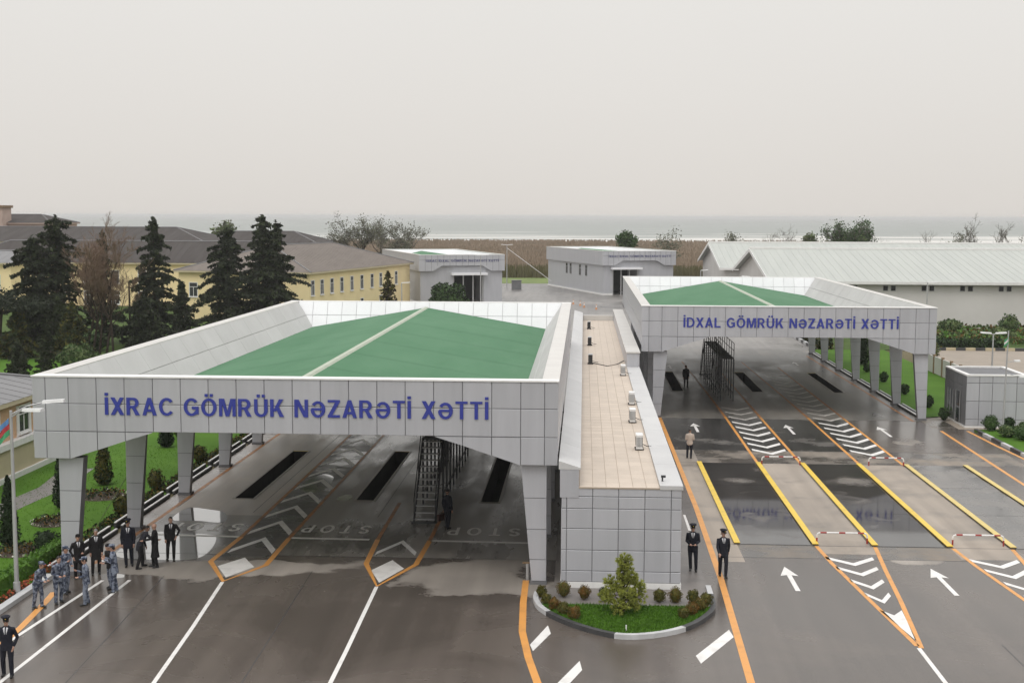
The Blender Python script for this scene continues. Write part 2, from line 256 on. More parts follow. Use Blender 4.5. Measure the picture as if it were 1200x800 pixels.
class MB:
    def __init__(s): s.v = []; s.f = []; s.m = []
    def add(s, vs, fs, mi=0):
        b = len(s.v); s.v += [tuple(p) for p in vs]; s.f += [tuple(b+i for i in q) for q in fs]; s.m += [mi]*len(fs); return s
    def quad(s, a, b, c, d, mi=0): return s.add([a, b, c, d], [(0, 1, 2, 3)], mi)
    def poly(s, pts, z, mi=0): return s.add([(p[0], p[1], z) for p in pts], [tuple(range(len(pts)))], mi)
    def box(s, x0, x1, y0, y1, z0, z1, mi=0):
        return s.add([(x0, y0, z0), (x1, y0, z0), (x1, y1, z0), (x0, y1, z0), (x0, y0, z1), (x1, y0, z1), (x1, y1, z1), (x0, y1, z1)],
                     [(0, 3, 2, 1), (4, 5, 6, 7), (0, 1, 5, 4), (1, 2, 6, 5), (2, 3, 7, 6), (3, 0, 4, 7)], mi)
    def hexa(s, v8, mi=0):
        return s.add(v8, [(0, 3, 2, 1), (4, 5, 6, 7), (0, 1, 5, 4), (1, 2, 6, 5), (2, 3, 7, 6), (3, 0, 4, 7)], mi)
    def prism(s, pts, z0, z1, mi=0):
        n = len(pts); vs = [(p[0], p[1], z0) for p in pts]+[(p[0], p[1], z1) for p in pts]
        return s.add(vs, [tuple(range(n))[::-1], tuple(range(n, 2*n))]+[(i, (i+1) % n, n+(i+1) % n, n+i) for i in range(n)], mi)
    def tube(s, pts, rad, n=6, mi=0, caps=True):
        pts = [Vector(p) for p in pts]; rad = rad if isinstance(rad, (list, tuple)) else [rad]*len(pts)
        vs = []; N_ = len(pts); ref = None
        for i, p in enumerate(pts):
            d = (pts[min(i+1, N_-1)]-pts[max(i-1, 0)]).normalized()
            if ref is None: ref = Vector((1, 0, 0)) if abs(d.x) < .9 else Vector((0, 1, 0))
            a = d.cross(ref).normalized(); b = d.cross(a)
            ref = -b if False else ref
            for k in range(n):
                t = 2*pi*k/n; vs.append(p+rad[i]*(cos(t)*a+sin(t)*b))
        fs = [(i*n+k, i*n+(k+1) % n, (i+1)*n+(k+1) % n, (i+1)*n+k) for i in range(N_-1) for k in range(n)]
        if caps: fs += [tuple(range(n))[::-1], tuple((N_-1)*n+k for k in range(n))]
        return s.add(vs, fs, mi)
    def lathe(s, prof, c=(0, 0, 0), n=10, mi=0):
        vs = []; 
        for (r_, z) in prof:
            for k in range(n): vs.append((c[0]+r_*cos(2*pi*k/n), c[1]+r_*sin(2*pi*k/n), c[2]+z))
        m_ = len(prof)
        fs = [(i*n+k, i*n+(k+1) % n, (i+1)*n+(k+1) % n, (i+1)*n+k) for i in range(m_-1) for k in range(n)]
        fs += [tuple(range(n))[::-1], tuple((m_-1)*n+k for k in range(n))]
        return s.add(vs, fs, mi)
    def build(s, name, mats, parent=None, smooth=False, loc=None):
        me = bpy.data.meshes.new(name); me.from_pydata(s.v, [], s.f)
        for m in (mats if isinstance(mats, (list, tuple)) else [mats]): me.materials.append(M[m] if isinstance(m, str) else m)
        if any(s.m): me.polygons.foreach_set('material_index', s.m)
        if smooth: me.polygons.foreach_set('use_smooth', [True]*len(s.f))
        me.update()
        return link(bpy.data.objects.new(name, me), parent, loc)
def copy_tree(o, parent=None):
    c = o.copy(); COL.objects.link(c)
    if parent is not None: c.parent = parent
    for ch in list(o.children): copy_tree(ch, c)
    return c
_slab = {}
def slab(name, parent, P, u, v, w, h, t, m, gap=.02):
    """one cladding piece: a chamfered plate w x h x t lying on the plane (P; u, v), shared mesh for alike pieces"""
    key = (name, round(w, 3), round(h, 3), round(t, 3), m)
    me = _slab.get(key)
    if me is None:
        g = gap/2; c = min(.012, t*.6)
        o8 = [(g, g, 0), (w-g, g, 0), (w-g, h-g, 0), (g, h-g, 0)]
        mid = [(a, b, t-c) for a, b, _ in o8]; top = [(g+c, g+c, t), (w-g-c, g+c, t), (w-g-c, h-g-c, t), (g+c, h-g-c, t)]
        me = bpy.data.meshes.new(name)
        fs = [(8, 9, 10, 11)]
        for k in range(4): j = (k+1) % 4; fs += [(k, j, 4+j, 4+k), (4+k, 4+j, 8+j, 8+k)]
        me.from_pydata(o8+mid+top, [], fs); me.materials.append(M[m]); me.update(); _slab[key] = me
    u = Vector(u).normalized(); v = Vector(v).normalized(); n = u.cross(v)
    o = bpy.data.objects.new(name, me); COL.objects.link(o); o.parent = parent
    o.matrix_local = Matrix(((u.x, v.x, n.x, P[0]), (u.y, v.y, n.y, P[1]), (u.z, v.z, n.z, P[2]), (0, 0, 0, 1)))
    return o
def plate(name, parent, pts, n, t, m):
    """a plate from a planar polygon (counter-clockwise seen along -n), thickness t along n"""
    n = Vector(n).normalized(); k = len(pts); mb = MB()
    a = [Vector(p) for p in pts]; c = sum(a, Vector())/k
    a = [c+(p-c)*(1-.012/max(.05, (p-c).length)) for p in a]
    mb.add(a+[p+n*t for p in a], [tuple(range(k, 2*k))]+[(i, (i+1) % k, k+(i+1) % k, k+i) for i in range(k)])
    return mb.build(name, m, parent)

# bold sans lettering drawn from strokes: every glyph is a set of convex pieces in a unit cap height
def _bar(x0, y0, x1, y1): return [[(x0, y0), (x1, y0), (x1, y1), (x0, y1)]]
def _par(b0, b1, t0, t1, y0=0.0, y1=1.0): return [[(b0, y0), (b1, y0), (t1, y1), (t0, y1)]]
def _arc(cx, cy, rx, ry, a0, a1, t=.178, h=.15, n=14):
    o = []; A = [radians(a0+(a1-a0)*k/n) for k in range(n+1)]
    for p, q in zip(A, A[1:]): o.append([(cx+(rx-t)*cos(p), cy+(ry-h)*sin(p)), (cx+rx*cos(p), cy+ry*sin(p)), (cx+rx*cos(q), cy+ry*sin(q)), (cx+(rx-t)*cos(q), cy+(ry-h)*sin(q))])
    return [('strip', o)]
_t = .178
def _dots(w): return _bar(w/2-.21, 1.1, w/2-.05, 1.26)+_bar(w/2+.05, 1.1, w/2+.21, 1.26)
_P = _bar(0, 0, _t, 1)+_bar(_t, .865, .36, 1)+_bar(_t, .40, .36, .535)+_arc(.36, .70, .28, .30, -90, 90)
GLY = {'I': (_t, _bar(0, 0, _t, 1)), 'İ': (_t, _bar(0, 0, _t, 1)+_bar(0, 1.1, _t, 1.26)), 'X': (.70, _par(0, .21, .49, .70)+_par(.49, .70, 0, .21)),
 'R': (.70, _P+_par(.47, .69, .28, .47, 0, .42)), 'P': (.65, _P), 'A': (.74, _par(0, .19, .28, .46)+_par(.55, .74, .28, .46)+_bar(.18, .2, .56, .34)),
 'C': (.74, _arc(.40, .5, .40, .515, 38, 322)), 'G': (.78, _arc(.40, .5, .40, .515, 38, 325)+_bar(.42, .38, .77, .53)+_bar(.61, .10, .77, .38)),
 'O': (.80, _arc(.40, .5, .40, .515, 0, 360, n=24)), 'Ö': (.80, _arc(.40, .5, .40, .515, 0, 360, n=24)+_dots(.8)),
 'M': (.86, _bar(0, 0, _t*.95, 1)+_bar(.86-_t*.95, 0, .86, 1)+_par(.34, .50, _t*.5, _t*1.5)+_par(.36, .52, .86-_t*1.5, .86-_t*.5)),
 'U': (.70, _bar(0, .36, _t, 1)+_bar(.70-_t, .36, .70, 1)+_arc(.35, .36, .35, .375, 180, 360)), 'K': (.70, _bar(0, 0, _t, 1)+_par(_t*.8, .30, .46, .68, .32, 1)+_par(.48, .71, .25, .42, 0, .62)),
 'N': (.70, _bar(0, 0, _t, 1)+_bar(.70-_t, 0, .70, 1)+_par(.48, .68, .02, .22)), 'Ə': (.76, _arc(.38, .46, .38, .475, 180, 505)+_bar(.05, .40, .70, .53)),
 'Z': (.62, _bar(0, .865, .62, 1)+_bar(0, 0, .62, .15)+_par(.0, .22, .40, .62, .1, .9)), 'T': (.62, _bar(0, .865, .62, 1)+_bar(.31-_t/2, 0, .31+_t/2, .85)),
 'D': (.72, _bar(0, 0, _t, 1)+_bar(_t, .865, .31, 1)+_bar(_t, 0, .31, .135)+_arc(.31, .5, .41, .5, -90, 90)), 'L': (.56, _bar(0, 0, _t, 1)+_bar(_t, 0, .56, .15)),
 'S': (.66, _arc(.33, .735, .31, .28, 15, 262)+_arc(.33, .275, .33, .29, -165, 88))}
GLY['Ü'] = (.70, GLY['U'][1]+_dots(.7))
_gl = {}
def glyph(ch, m, depth):
    key = (ch, m, depth)
    if key not in _gl:
        mb = MB(); k = 0
        for g in GLY[ch][1]:
            k += 1; d = depth+k*.0006
            for pts in (g[1] if isinstance(g, tuple) else [g]):
                n = len(pts)
                if depth: mb.add([(p[0], p[1], 0) for p in pts]+[(p[0], p[1], d) for p in pts], [tuple(range(n, 2*n))]+[(i, (i+1) % n, n+(i+1) % n, n+i) for i in range(n)])
                else: mb.add([(p[0], p[1], d) for p in pts], [tuple(range(n))])
        me = bpy.data.meshes.new('letter'); me.from_pydata(mb.v, [], mb.f); me.materials.append(M[m]); me.update(); _gl[key] = me
    return _gl[key]
def letters(txt, parent, name, P, u, v, width, height, m, depth=.025, space=.42, track=.125):
    """text as one object per letter, fitted to width, cap height = height"""
    x = 0; pos = []
    for ch in txt:
        if ch == ' ': x += space; continue
        pos.append((ch, x)); x += GLY[ch][0]+track
    sx = width/(x-track); sy = height
    u = Vector(u).normalized(); v = Vector(v).normalized(); n = u.cross(v)
    for ch, px in pos:
        o = bpy.data.objects.new(name, glyph(ch, m, depth)); COL.objects.link(o); o.parent = parent
        p = Vector(P)+u*(px*sx)
        o.matrix_local = Matrix(((u.x*sx, v.x*sy, n.x, p.x), (u.y*sx, v.y*sy, n.y, p.y), (u.z*sx, v.z*sy, n.z, p.z), (0, 0, 0, 1)))

# ------------------------------------------------------------------ ground, sea
def sheet(name, rects, holes, z, mats, bounds):
    """one sheet cut into cells; rects (x0,x1,y0,y1,material) win in order, holes stay open"""
    xs = {bounds[0], bounds[1]}; ys = {bounds[2], bounds[3]}
    for r_ in list(rects)+list(holes): xs |= {r_[0], r_[1]}; ys |= {r_[2], r_[3]}
    xs = sorted(x for x in xs if bounds[0] <= x <= bounds[1]); ys = sorted(y for y in ys if bounds[2] <= y <= bounds[3])
    mb = MB(); idx = {}
    def vi(x, y):
        if (x, y) not in idx: idx[(x, y)] = len(mb.v); mb.v.append((x, y, z))
        return idx[(x, y)]
    for i in range(len(xs)-1):
        for j in range(len(ys)-1):
            cx, cy = (xs[i]+xs[i+1])/2, (ys[j]+ys[j+1])/2
            if any(h[0] < cx < h[1] and h[2] < cy < h[3] for h in holes): continue
            k = None
            for r_ in rects:
                if r_[0] < cx < r_[1] and r_[2] < cy < r_[3]: k = r_[4]
            if k is None: continue
            mb.f.append((vi(xs[i], ys[j]), vi(xs[i+1], ys[j]), vi(xs[i+1], ys[j+1]), vi(xs[i], ys[j+1]))); mb.m.append(mats.index(k))
    o = mb.build(name, mats); tag(o, kind='structure'); return o
def spline_pts(P, n=5):
    P = [Vector((*p, 0)) for p in P]; o = []; m_ = len(P)
    for i in range(m_):
        a, b, c, d = P[i-1], P[i], P[(i+1) % m_], P[(i+2) % m_]
        for k in range(n):
            q = k/n; o.append(.5*((2*b)+(-a+c)*q+(2*a-5*b+4*c-d)*q*q+(-a+3*b-3*c+d)*q**3))
    return o
DX, DY = 24.6, 40.62      # from the export canopy to the import canopy
PITS = [(-16.85, -15.95, 60.4, 73.0), (-10.9, -10.05, 60.4, 73.3), (-4.85, -4.0, 60.4, 73.0)]
PITS += [(7.1, 7.95, 101, 113.6), (13.35, 14.2, 101, 113.6), (19.75, 20.5, 101, 113.6)]
XL, YL, CW, CD, ZT = -20.64, 46.56, 19.75, 43.15, 7.67
sheet('ground', [(-4000, 4000, -300, 640, 'earth')], PITS, -.06, ['earth'], (-4000, 4000, -300, 640))
sea = MB().quad((-20000, 625, -.3), (20000, 625, -.3), (20000, 26000, -.3), (-20000, 26000, -.3)).build('sea', 'sea'); tag(sea, kind='structure')
RM = ['lane_sidelit', 'lane_dark', 'asphalt', 'floor', 'floor2', 'slabdry', 'strip', 'approach', 'yard', 'pale', 'parking']
road = sheet('road', [
    (-20, 60, 2, 92, 'asphalt'), (-20, 24, 92, 134, 'floor2'), (-22, 24, 134, 290, 'yard'),
    (-19, -.75, 50.2, 92, 'floor'), (-20, -19, 46.9, 92, 'pale'), (-19, -14.55, 57, 92, 'lane_sidelit'), (-14.5, -12.45, 49.8, 92, 'lane_dark'), (4.7, 24, 87.2, 134, 'floor2'),
    (5.45, 6.55, 50.5, 75.3, 'slabdry'), (6.55, 24.7, 71.3, 75.3, 'strip'), (6.55, 18, 51.2, 53.3, 'strip'),
    (9.8, 12.25, 53.3, 71.3, 'slabdry'), (15.35, 17.95, 53.3, 71.3, 'slabdry'), (9.8, 12.25, 52, 53.3, 'slabdry'), (15.35, 17.95, 51.5, 53.3, 'slabdry'),
    (5.45, 17.95, 75.3, 87.2, 'approach'), (22.9, 24.5, 84.5, 92, 'strip'), (24.5, 60, 84, 92, 'parking'),
], PITS, 0, RM, (-22, 60, 2, 290))

for pp in ([(-18.75, 49.6), (-16.6, 49.2), (-15.4, 49.5), (-15.25, 51.0), (-15.6, 52.9), (-16.1, 53.35), (-17.2, 53.5), (-18.5, 53.6), (-18.9, 52)], [(-18.5, 55.9), (-17.2, 55.75), (-16.3, 55.5), (-16.0, 55.9), (-16.5, 57.4), (-17.4, 58.0), (-18.5, 58.2)],
           [(-14.3, 63.4), (-13.4, 61.8), (-12.9, 63.5), (-13.1, 65.9), (-13.9, 66.4)], [(-11.9, 60.6), (-11.4, 60.2), (-11.2, 61.2), (-11.6, 61.6)], [(-18.0, 46.7), (-17.5, 46.55), (-17.3, 46.9), (-17.8, 47.1)]):
    pp = [tuple(q.xy) for q in spline_pts(pp)]
    pud = MB().poly(pp, .003).build('puddle', 'puddle'); tag(pud, kind='structure')
    if pud.data.polygons[0].normal.z < 0: pud.data.flip_normals()
def marks(name, m, polys, z=.006):
    for p in polys:
        c = Vector((sum(a[0] for a in p)/len(p), sum(a[1] for a in p)/len(p), 0))
        mb = MB(); mb.poly([(a[0]-c.x, a[1]-c.y) for a in p], 0)
        # keep faces up
        o = mb.build(name, m, road, loc=(c.x, c.y, z))
        if o.data.polygons[0].normal.z < 0: o.data.flip_normals()
def line(pts, w):
    """a painted line of width w along a polyline, as one polygon"""
    a = [Vector((p[0], p[1])) for p in pts]; Lf = []; Rt = []
    for i, p in enumerate(a):
        d = (a[min(i+1, len(a)-1)]-a[max(i-1, 0)]).normalized(); n = Vector((-d.y, d.x))*w/2
        Lf.append(p+n); Rt.append(p-n)
    return [tuple(p) for p in Lf+Rt[::-1]]
def lines(name, m, ls, w, z=.006):
    for pts in ls:
        a = line(pts, w); k = len(pts)
        mb = MB(); mb.add([(p[0], p[1], z) for p in a], [(2*k-1-i, 2*k-2-i, i+1, i) for i in range(k-1)])
        mb.build(name, m, road)
def chev(cx, y, hw, rise, th, up):
    """chevron with arm ends at cx +- hw and its point at y (up: point far from the reader)"""
    s = -rise if up else rise
    return [(cx-hw, y+s), (cx, y), (cx+hw, y+s), (cx+hw, y+s+th), (cx, y+th), (cx-hw, y+s+th)]
# white lane lines
lines('lane_line', 'roadwhite', [[(-18.0, 46.2), (-18.5, 37.5), (-19.0, 26)], [(-17.0, 46.3), (-17.05, 35.6), (-17.1, 26)], [(-13.45, 46.3), (-12.95, 41), (-12.3, 33), (-11.9, 26)],
      [(-7.58, 46.1), (-7.4, 39), (-7.3, 33), (-7.2, 26)], [(10.82, 40.5), (10.8, 30)], [(4.75, 46.9), (4.72, 45.5)], [(4.72, 58.5), (4.74, 55.5)], [(16.62, 40.5), (16.62, 30)]], .14)
lines('stop_line', 'faded', [[(-18.9, 53.2), (-14.65, 53.05)], [(-12.4, 53.0), (-9.0, 52.95)], [(-6.4, 52.95), (-2.2, 52.85)]], .26)
# orange lines
lines('edge_line', 'orange', [[(-19.2, 44.6), (-19.0, 43.4), (-18.65, 40.6), (-18.5, 38.6)], [(-2.08, 47.3), (-2.05, 44.5), (-1.93, 41.3), (-1.62, 38.8), (-1.2, 36.3), (-.4, 32)],
      [(5.28, 90), (5.42, 60), (5.32, 48), (5.05, 37), (4.8, 28)]], .24)
lines('edge_line', 'orange', [[(23.15, 83.2), (22.8, 66), (22.4, 50)], [(24.85, 83.3), (25.0, 78), (25.25, 73.5), (25.4, 60)]], .20)
lines('edge_line', 'orange_worn', [[(-19.05, 89), (-19.15, 60), (-19.2, 48.4)]], .20, .0065)
lines('edge_line', 'orange', [[(-14.55, 53), (-14.72, 49.1), (-13.45, 46.4), (-12.4, 48.7), (-12.45, 53)], [(-8.65, 53), (-8.5, 49.2), (-7.58, 46.15), (-6.52, 49.2), (-6.42, 53)]], .22)
lines('edge_line', 'orange_worn', [[(-14.55, 89), (-14.55, 53)], [(-12.45, 53), (-12.45, 89)], [(-8.72, 60), (-8.65, 53)], [(-6.42, 53), (-6.4, 60)]], .17)
for cx in (11.02, 16.65):
    lines('edge_line', 'orange', [[(cx-1.2, 71.4), (cx-1.2, 88)], [(cx+1.2, 71.4), (cx+1.2, 88)], [(cx-1.18, 53.2), (cx-1.05, 50.5), (cx-.62, 45.5), (cx-.2, 40.7)], [(cx+1.25, 53.2), (cx+.85, 49.6), (cx+.45, 45.5), (cx-.12, 40.5)]], .17)
    lines('edge_line', 'orange_worn', [[(cx-1.2, 88), (cx-1.3, 100), (cx-1.6, 122)], [(cx+1.2, 88), (cx+1.2, 118)]], .17)
lines('edge_line', 'orange_worn', [[(22.35, 87), (22.2, 128)]], .22)
lines('expansion_joint', 'kerb_b', [[(5.5, 51.22), (18, 51.22)], [(5.5, 53.27), (24, 53.27)], [(5.5, 71.33), (22.8, 71.33)], [(5.5, 75.28), (22.8, 75.28)], [(-18.9, 50.2), (-.8, 50.2)], [(5.5, 87.2), (22.9, 87.2)]], .045, .0035)
lines('expansion_joint', 'kerb_b', [[(-10.4, 48), (-10.1, 40), (-9.6, 26)], [(-15.9, 47), (-15.4, 40), (-14.6, 28)], [(13.6, 41), (13.8, 28)]]+[[(cx, 53.3), (cx, 71.3)] for cx in (9.95, 12.12, 15.5, 17.82)]+[[(-15.2, 57.5), (-15.2, 89)], [(-9.3, 57), (-9.3, 89)]], .03, .0035)
# chevrons
marks('chevron', 'roadwhite', [chev(-13.5, 52.4, .92, 2.0, .66, True), [(-14.25, 48.44), (-13.49, 46.9), (-12.79, 48.42), (-13.52, 49.76)],
      chev(-7.55, 52.4, .82, 1.9, .55, True), [(-8.15, 48.26), (-7.57, 46.6), (-6.9, 48.58), (-7.54, 49.79)]])
marks('chevron', 'faded', [chev(-13.5, 55.45+3.05*k, .92, 2.0, .66, True) for k in range(9)])
for cx in (10.95, 16.7):
    marks('chevron', 'roadwhite', [chev(cx-.12, y, h, .95, .42, False) for y, h in ((50.2, .95), (48.75, .8), (47.0, .62), (45.25, .45))]+[[(cx-.48, 44.5), (cx-.1, 43.9), (cx+.3, 44.5), (cx-.02, 41.2)]])
    marks('chevron', 'roadwhite', [chev(cx+.08, 74.0+2.05*k, .98, 1.3, .6, False) for k in range(6)])
    marks('chevron', 'worn', [chev(cx+.08, 86.6+2.2*k, .98, 1.25, .5, False) for k in range(3 if cx < 12 else 13)])
# arrows
def arrow(x, y0, y1):
    return [(x-.09, y0), (x+.09, y0), (x+.09, y1-1.2), (x+.34, y1-1.3), (x, y1), (x-.34, y1-1.3), (x-.09, y1-1.2)]
for x, a, b in ((8.0, 46.6, 49.9), (13.7, 46.4, 50.0), (13.45, 81.2, 84.9), (19.4, 80.7, 84.6), (7.4, 81.6, 85.1), (8.0, 116, 119), (20.0, 119.5, 122.5)):
    c = Vector((x, (a+b)/2, .006)); mb = MB(); p = arrow(0, a-c.y, b-c.y)
    mb.add([(q_[0], q_[1], 0) for q_ in p], [(0, 1, 2, 6), (3, 4, 5), (6, 2, 3, 5)] if False else [tuple(range(7))]); mb.build('arrow', 'roadwhite', road, loc=c)
marks('stripe', 'roadwhite', [[(-1.62, 40.0), (-1.5, 39.4), (-.98, 41.15), (-1.1, 42.0)], [(-.75, 36.4), (-.45, 36.2), (.06, 37.8), (-.02, 38.6)], [(3.62, 39.3), (3.72, 38.6), (5.02, 41.2), (4.95, 41.95)]])
# STOP lettering, read from the far side
for cx, w in ((-16.6, 3.3), (-10.75, 3.0), (-4.25, 3.2)):
    letters('STOP', road, 'road_letter', (cx+w/2, 55.35, .006), (-1, 0, 0), (0, -1, 0), w, 1.35, 'faded', depth=0, track=.45)

# inspection pits
pit_lab = ['narrow inspection pit in the lane beside the outer columns of the blue-lettered left canopy', 'inspection pit in the middle lane of the left canopy, by the stairs', 'inspection pit in the left canopy lane next to the silver office block',
           'inspection pit beside the standing man under the right canopy', 'inspection pit in the middle lane under the right canopy', 'inspection pit in the right canopy lane nearest its outer columns']
for (x0, x1, y0, y1), lb in zip(PITS, pit_lab):
    t = thing('inspection_pit', lb, 'inspection pit', ((x0+x1)/2, y0, 0), group='inspection pits under the canopies')
    a, b, Lh = (x0-x1)/2, (x1-x0)/2, y1-y0
    mb = MB(); mb.quad((a, 0, -1.4), (b, 0, -1.4), (b, Lh, -1.4), (a, Lh, -1.4)); mb.quad((a, 0, 0), (a, 0, -1.4), (a, Lh, -1.4), (a, Lh, 0)); mb.quad((b, 0, -1.4), (b, 0, 0), (b, Lh, 0), (b, Lh, -1.4))
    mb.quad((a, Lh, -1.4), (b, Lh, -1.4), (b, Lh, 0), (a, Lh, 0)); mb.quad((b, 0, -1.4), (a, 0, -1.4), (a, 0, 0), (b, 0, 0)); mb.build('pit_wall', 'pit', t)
    for c in (a-.05, b+.05): MB().box(c-.05, c+.05, -.1, Lh+.1, .001, .022).build('pit_edge', 'edge_steel', t)
    for c in (-.06, Lh+.06): MB().box(a, b, c-.05, c+.05, .001, .02).build('pit_edge', 'yellow_pale' if c > 1 else 'edge_steel', t)

# ------------------------------------------------------------------ canopies
def zb(x):      # underside of the front fascia
    if x <= 1.38 or x >= 18.37: return 4.55
    if x < 4.6: return 4.55+(x-1.38)/(4.6-1.38)*1.05
    if x > 15.15: return 5.6-(x-15.15)/(18.37-15.15)*1.05
    return 5.6
FX = [0, .5, 1.38, 2.45, 3.52, 4.6]+[4.6+1.055*k for k in range(1, 11)]+[16.22, 17.3, 18.37, 19.25, 19.75]
FZ = [ZT-.02, 6.65, 5.6, 4.55]
def fascia_panels(t, xs, y):
    for i in range(len(xs)-1):
        xa, xb = xs[i], xs[i+1]; za, zc = zb(xa), zb(xb)
        for k in range(3):
            top, bot = FZ[k], FZ[k+1]
            la, lb_ = max(bot, za), max(bot, zc)
            if la >= top-.02 and lb_ >= top-.02: continue
            if la == bot and lb_ == bot:
                slab('panel', t, (xa, y, bot), (1, 0, 0), (0, 0, 1), xb-xa, top-bot, .03, 'clad', gap=.024)
            else:
                la = min(la, top); lb_ = min(lb_, top); g = .016
                pts = [(xa+g, y, la+g*.5), (xb-g, y, lb_+g*.5), (xb-g, y, top-g), (xa+g, y, top-g)]
                if abs(la-top) < .03: pts = [(xa+2*g, y, top-g), (xb-g, y, lb_+g), (xb-g, y, top-g)]
                if abs(lb_-top) < .03: pts = [(xa+g, y, la+g), (xb-2*g, y, top-g), (xa+g, y, top-g)]
                mb = MB(); n_ = len(pts); v2 = [Vector(p)+Vector((0, -.03, 0)) for p in pts]
                mb.add(pts+v2, [tuple(range(n_, 2*n_))]+[((i_+1) % n_, i_, n_+i_, n_+(i_+1) % n_) for i_ in range(n_)])
                mb.build('panel', 'clad', t)
def canopy(ox, oy, label, txt, lx, lw):
    t = thing('customs_canopy', label, 'canopy', (ox, oy, 0), group='drive-through customs canopies')
    D, Wd = CD, CW
    # dark backing of the front and rear fascias
    for y0, y1, nm in ((.032, .22, 'fascia'), (D-.25, D, 'fascia')):
        mb = MB(); xs = [0.012, 1.38, 4.6, 15.15, 18.37, Wd-.012]
        for a, b in zip(xs, xs[1:]):
            za, zc = zb(a)+.012, zb(b)+.012
            mb.hexa([(a, y0, za), (b, y0, zc), (b, y1, zc), (a, y1, za), (a, y0, ZT-.03), (b, y0, ZT-.03), (b, y1, ZT-.03), (a, y1, ZT-.03)])
        mb.build(nm, 'joint' if y0 < 1 else 'clad', t)
    fascia_panels(t, FX, .03)
    # side fascias: plates in one row of joints
    for x, sgn in ((0, -1), (Wd, 1)):
        mb = MB(); xo = x-sgn*.03
        mb.box(min(xo, xo-sgn*.2), max(xo, xo-sgn*.2), .23, D-.26, 4.98, ZT-.03, 1)
        n = 20; w = (D-.26)/n
        for k in range(n):
            for z0, z1 in ((4.97, 6.3), (6.3, ZT-.02)):
                mb.box(min(x, xo), max(x, xo), k*w+.01, (k+1)*w-.01, z0+.012, z1-.012, 0)
        mb.build('side_fascia', ['clad', 'joint'], t)
    # sloping inner parapet: cap width .55, foot at z 5.85
    ci, fo, zf = .58, 1.75, 5.85
    h = sqrt((fo-ci)**2+(ZT-zf)**2)
    vin = Vector((ci-fo, 0, ZT-zf)).normalized()
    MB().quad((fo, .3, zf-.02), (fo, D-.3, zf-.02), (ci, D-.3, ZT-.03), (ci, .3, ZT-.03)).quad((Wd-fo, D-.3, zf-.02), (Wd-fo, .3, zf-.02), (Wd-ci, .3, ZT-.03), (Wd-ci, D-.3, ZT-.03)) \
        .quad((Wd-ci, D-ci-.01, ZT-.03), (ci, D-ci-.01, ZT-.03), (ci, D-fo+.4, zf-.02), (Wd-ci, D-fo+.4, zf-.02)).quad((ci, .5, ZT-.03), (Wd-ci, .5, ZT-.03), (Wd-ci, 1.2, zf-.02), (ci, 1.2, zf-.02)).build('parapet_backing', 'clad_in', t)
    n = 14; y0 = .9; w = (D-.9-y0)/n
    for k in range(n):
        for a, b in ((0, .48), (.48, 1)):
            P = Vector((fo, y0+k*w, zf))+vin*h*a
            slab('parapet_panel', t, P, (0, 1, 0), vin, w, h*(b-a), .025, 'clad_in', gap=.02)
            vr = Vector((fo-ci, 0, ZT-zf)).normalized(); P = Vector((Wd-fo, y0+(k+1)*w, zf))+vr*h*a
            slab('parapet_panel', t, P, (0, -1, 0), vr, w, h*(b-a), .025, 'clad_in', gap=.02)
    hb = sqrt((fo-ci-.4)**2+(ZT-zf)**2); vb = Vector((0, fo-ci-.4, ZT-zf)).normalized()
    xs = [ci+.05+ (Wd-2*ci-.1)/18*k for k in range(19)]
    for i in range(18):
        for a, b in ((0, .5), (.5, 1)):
            slab('parapet_panel', t, Vector((xs[i], D-fo+.38, zf))+vb*hb*a, (1, 0, 0), vb, xs[i+1]-xs[i], hb*(b-a), .025, 'clad_pale_lit', gap=.018)
    # copings
    MB().box(-.03, Wd+.03, -.03, .55, ZT-.02, ZT+.035).build('coping', 'white', t)
    MB().box(-.03, ci+.02, .552, D-.602, ZT-.02, ZT+.035).build('coping', 'coping', t)
    MB().box(Wd-ci-.02, Wd+.03, .552, D-.602, ZT-.02, ZT+.035).build('coping', 'coping', t)
    MB().box(-.03, Wd+.03, D-.6, D+.03, ZT-.02, ZT+.035).build('coping', 'white', t)
    # green gable roof
    xm, zr, ze = Wd/2-.2, 7.34, 5.93
    for s in (0, 1):
        a = fo-.15 if s == 0 else Wd-fo+.15
        q_ = [(a, .9, ze), (xm, .9, zr), (xm, D-.95, zr), (a, D-1.3, ze)]
        mb = MB(); mb.quad(*(q_ if s == 1 else q_[::-1])); o = mb.build('roof_slope', 'green', t)
        if o.data.polygons[0].normal.z < 0: o.data.flip_normals()
        for k in range(1, 7):       # welded laps across the slope
            yy = k*(D-2.2)/7+.9; u_ = Vector((xm-a, 0, zr-ze)); p0 = Vector((a, yy, ze+.006)); p1 = p0+u_
            MB().quad(p0, p1, p1+Vector((0, .09, .004)), p0+Vector((0, .09, .004))).build('roof_lap', 'green', t)
    MB().hexa([(xm-.17, .9, zr-.03), (xm+.17, .9, zr-.03), (xm+.17, D-1, zr-.03), (xm-.17, D-1, zr-.03), (xm-.1, .9, zr+.05), (xm+.1, .9, zr+.05), (xm+.1, D-1, zr+.05), (xm-.1, D-1, zr+.05)]).build('ridge_cap', 'ridge', t)
    # ceiling with beams
    mb = MB(); mb.box(.22, Wd-.22, .23, D-.26, 5.74, 5.82)
    for k in range(7): mb.box(.3, Wd-.3, .45+k*7.05-.15 if k else .5, .75+k*7.05-.15 if k else .8, 5.625, 5.739)
    mb.build('ceiling', 'soffit', t)
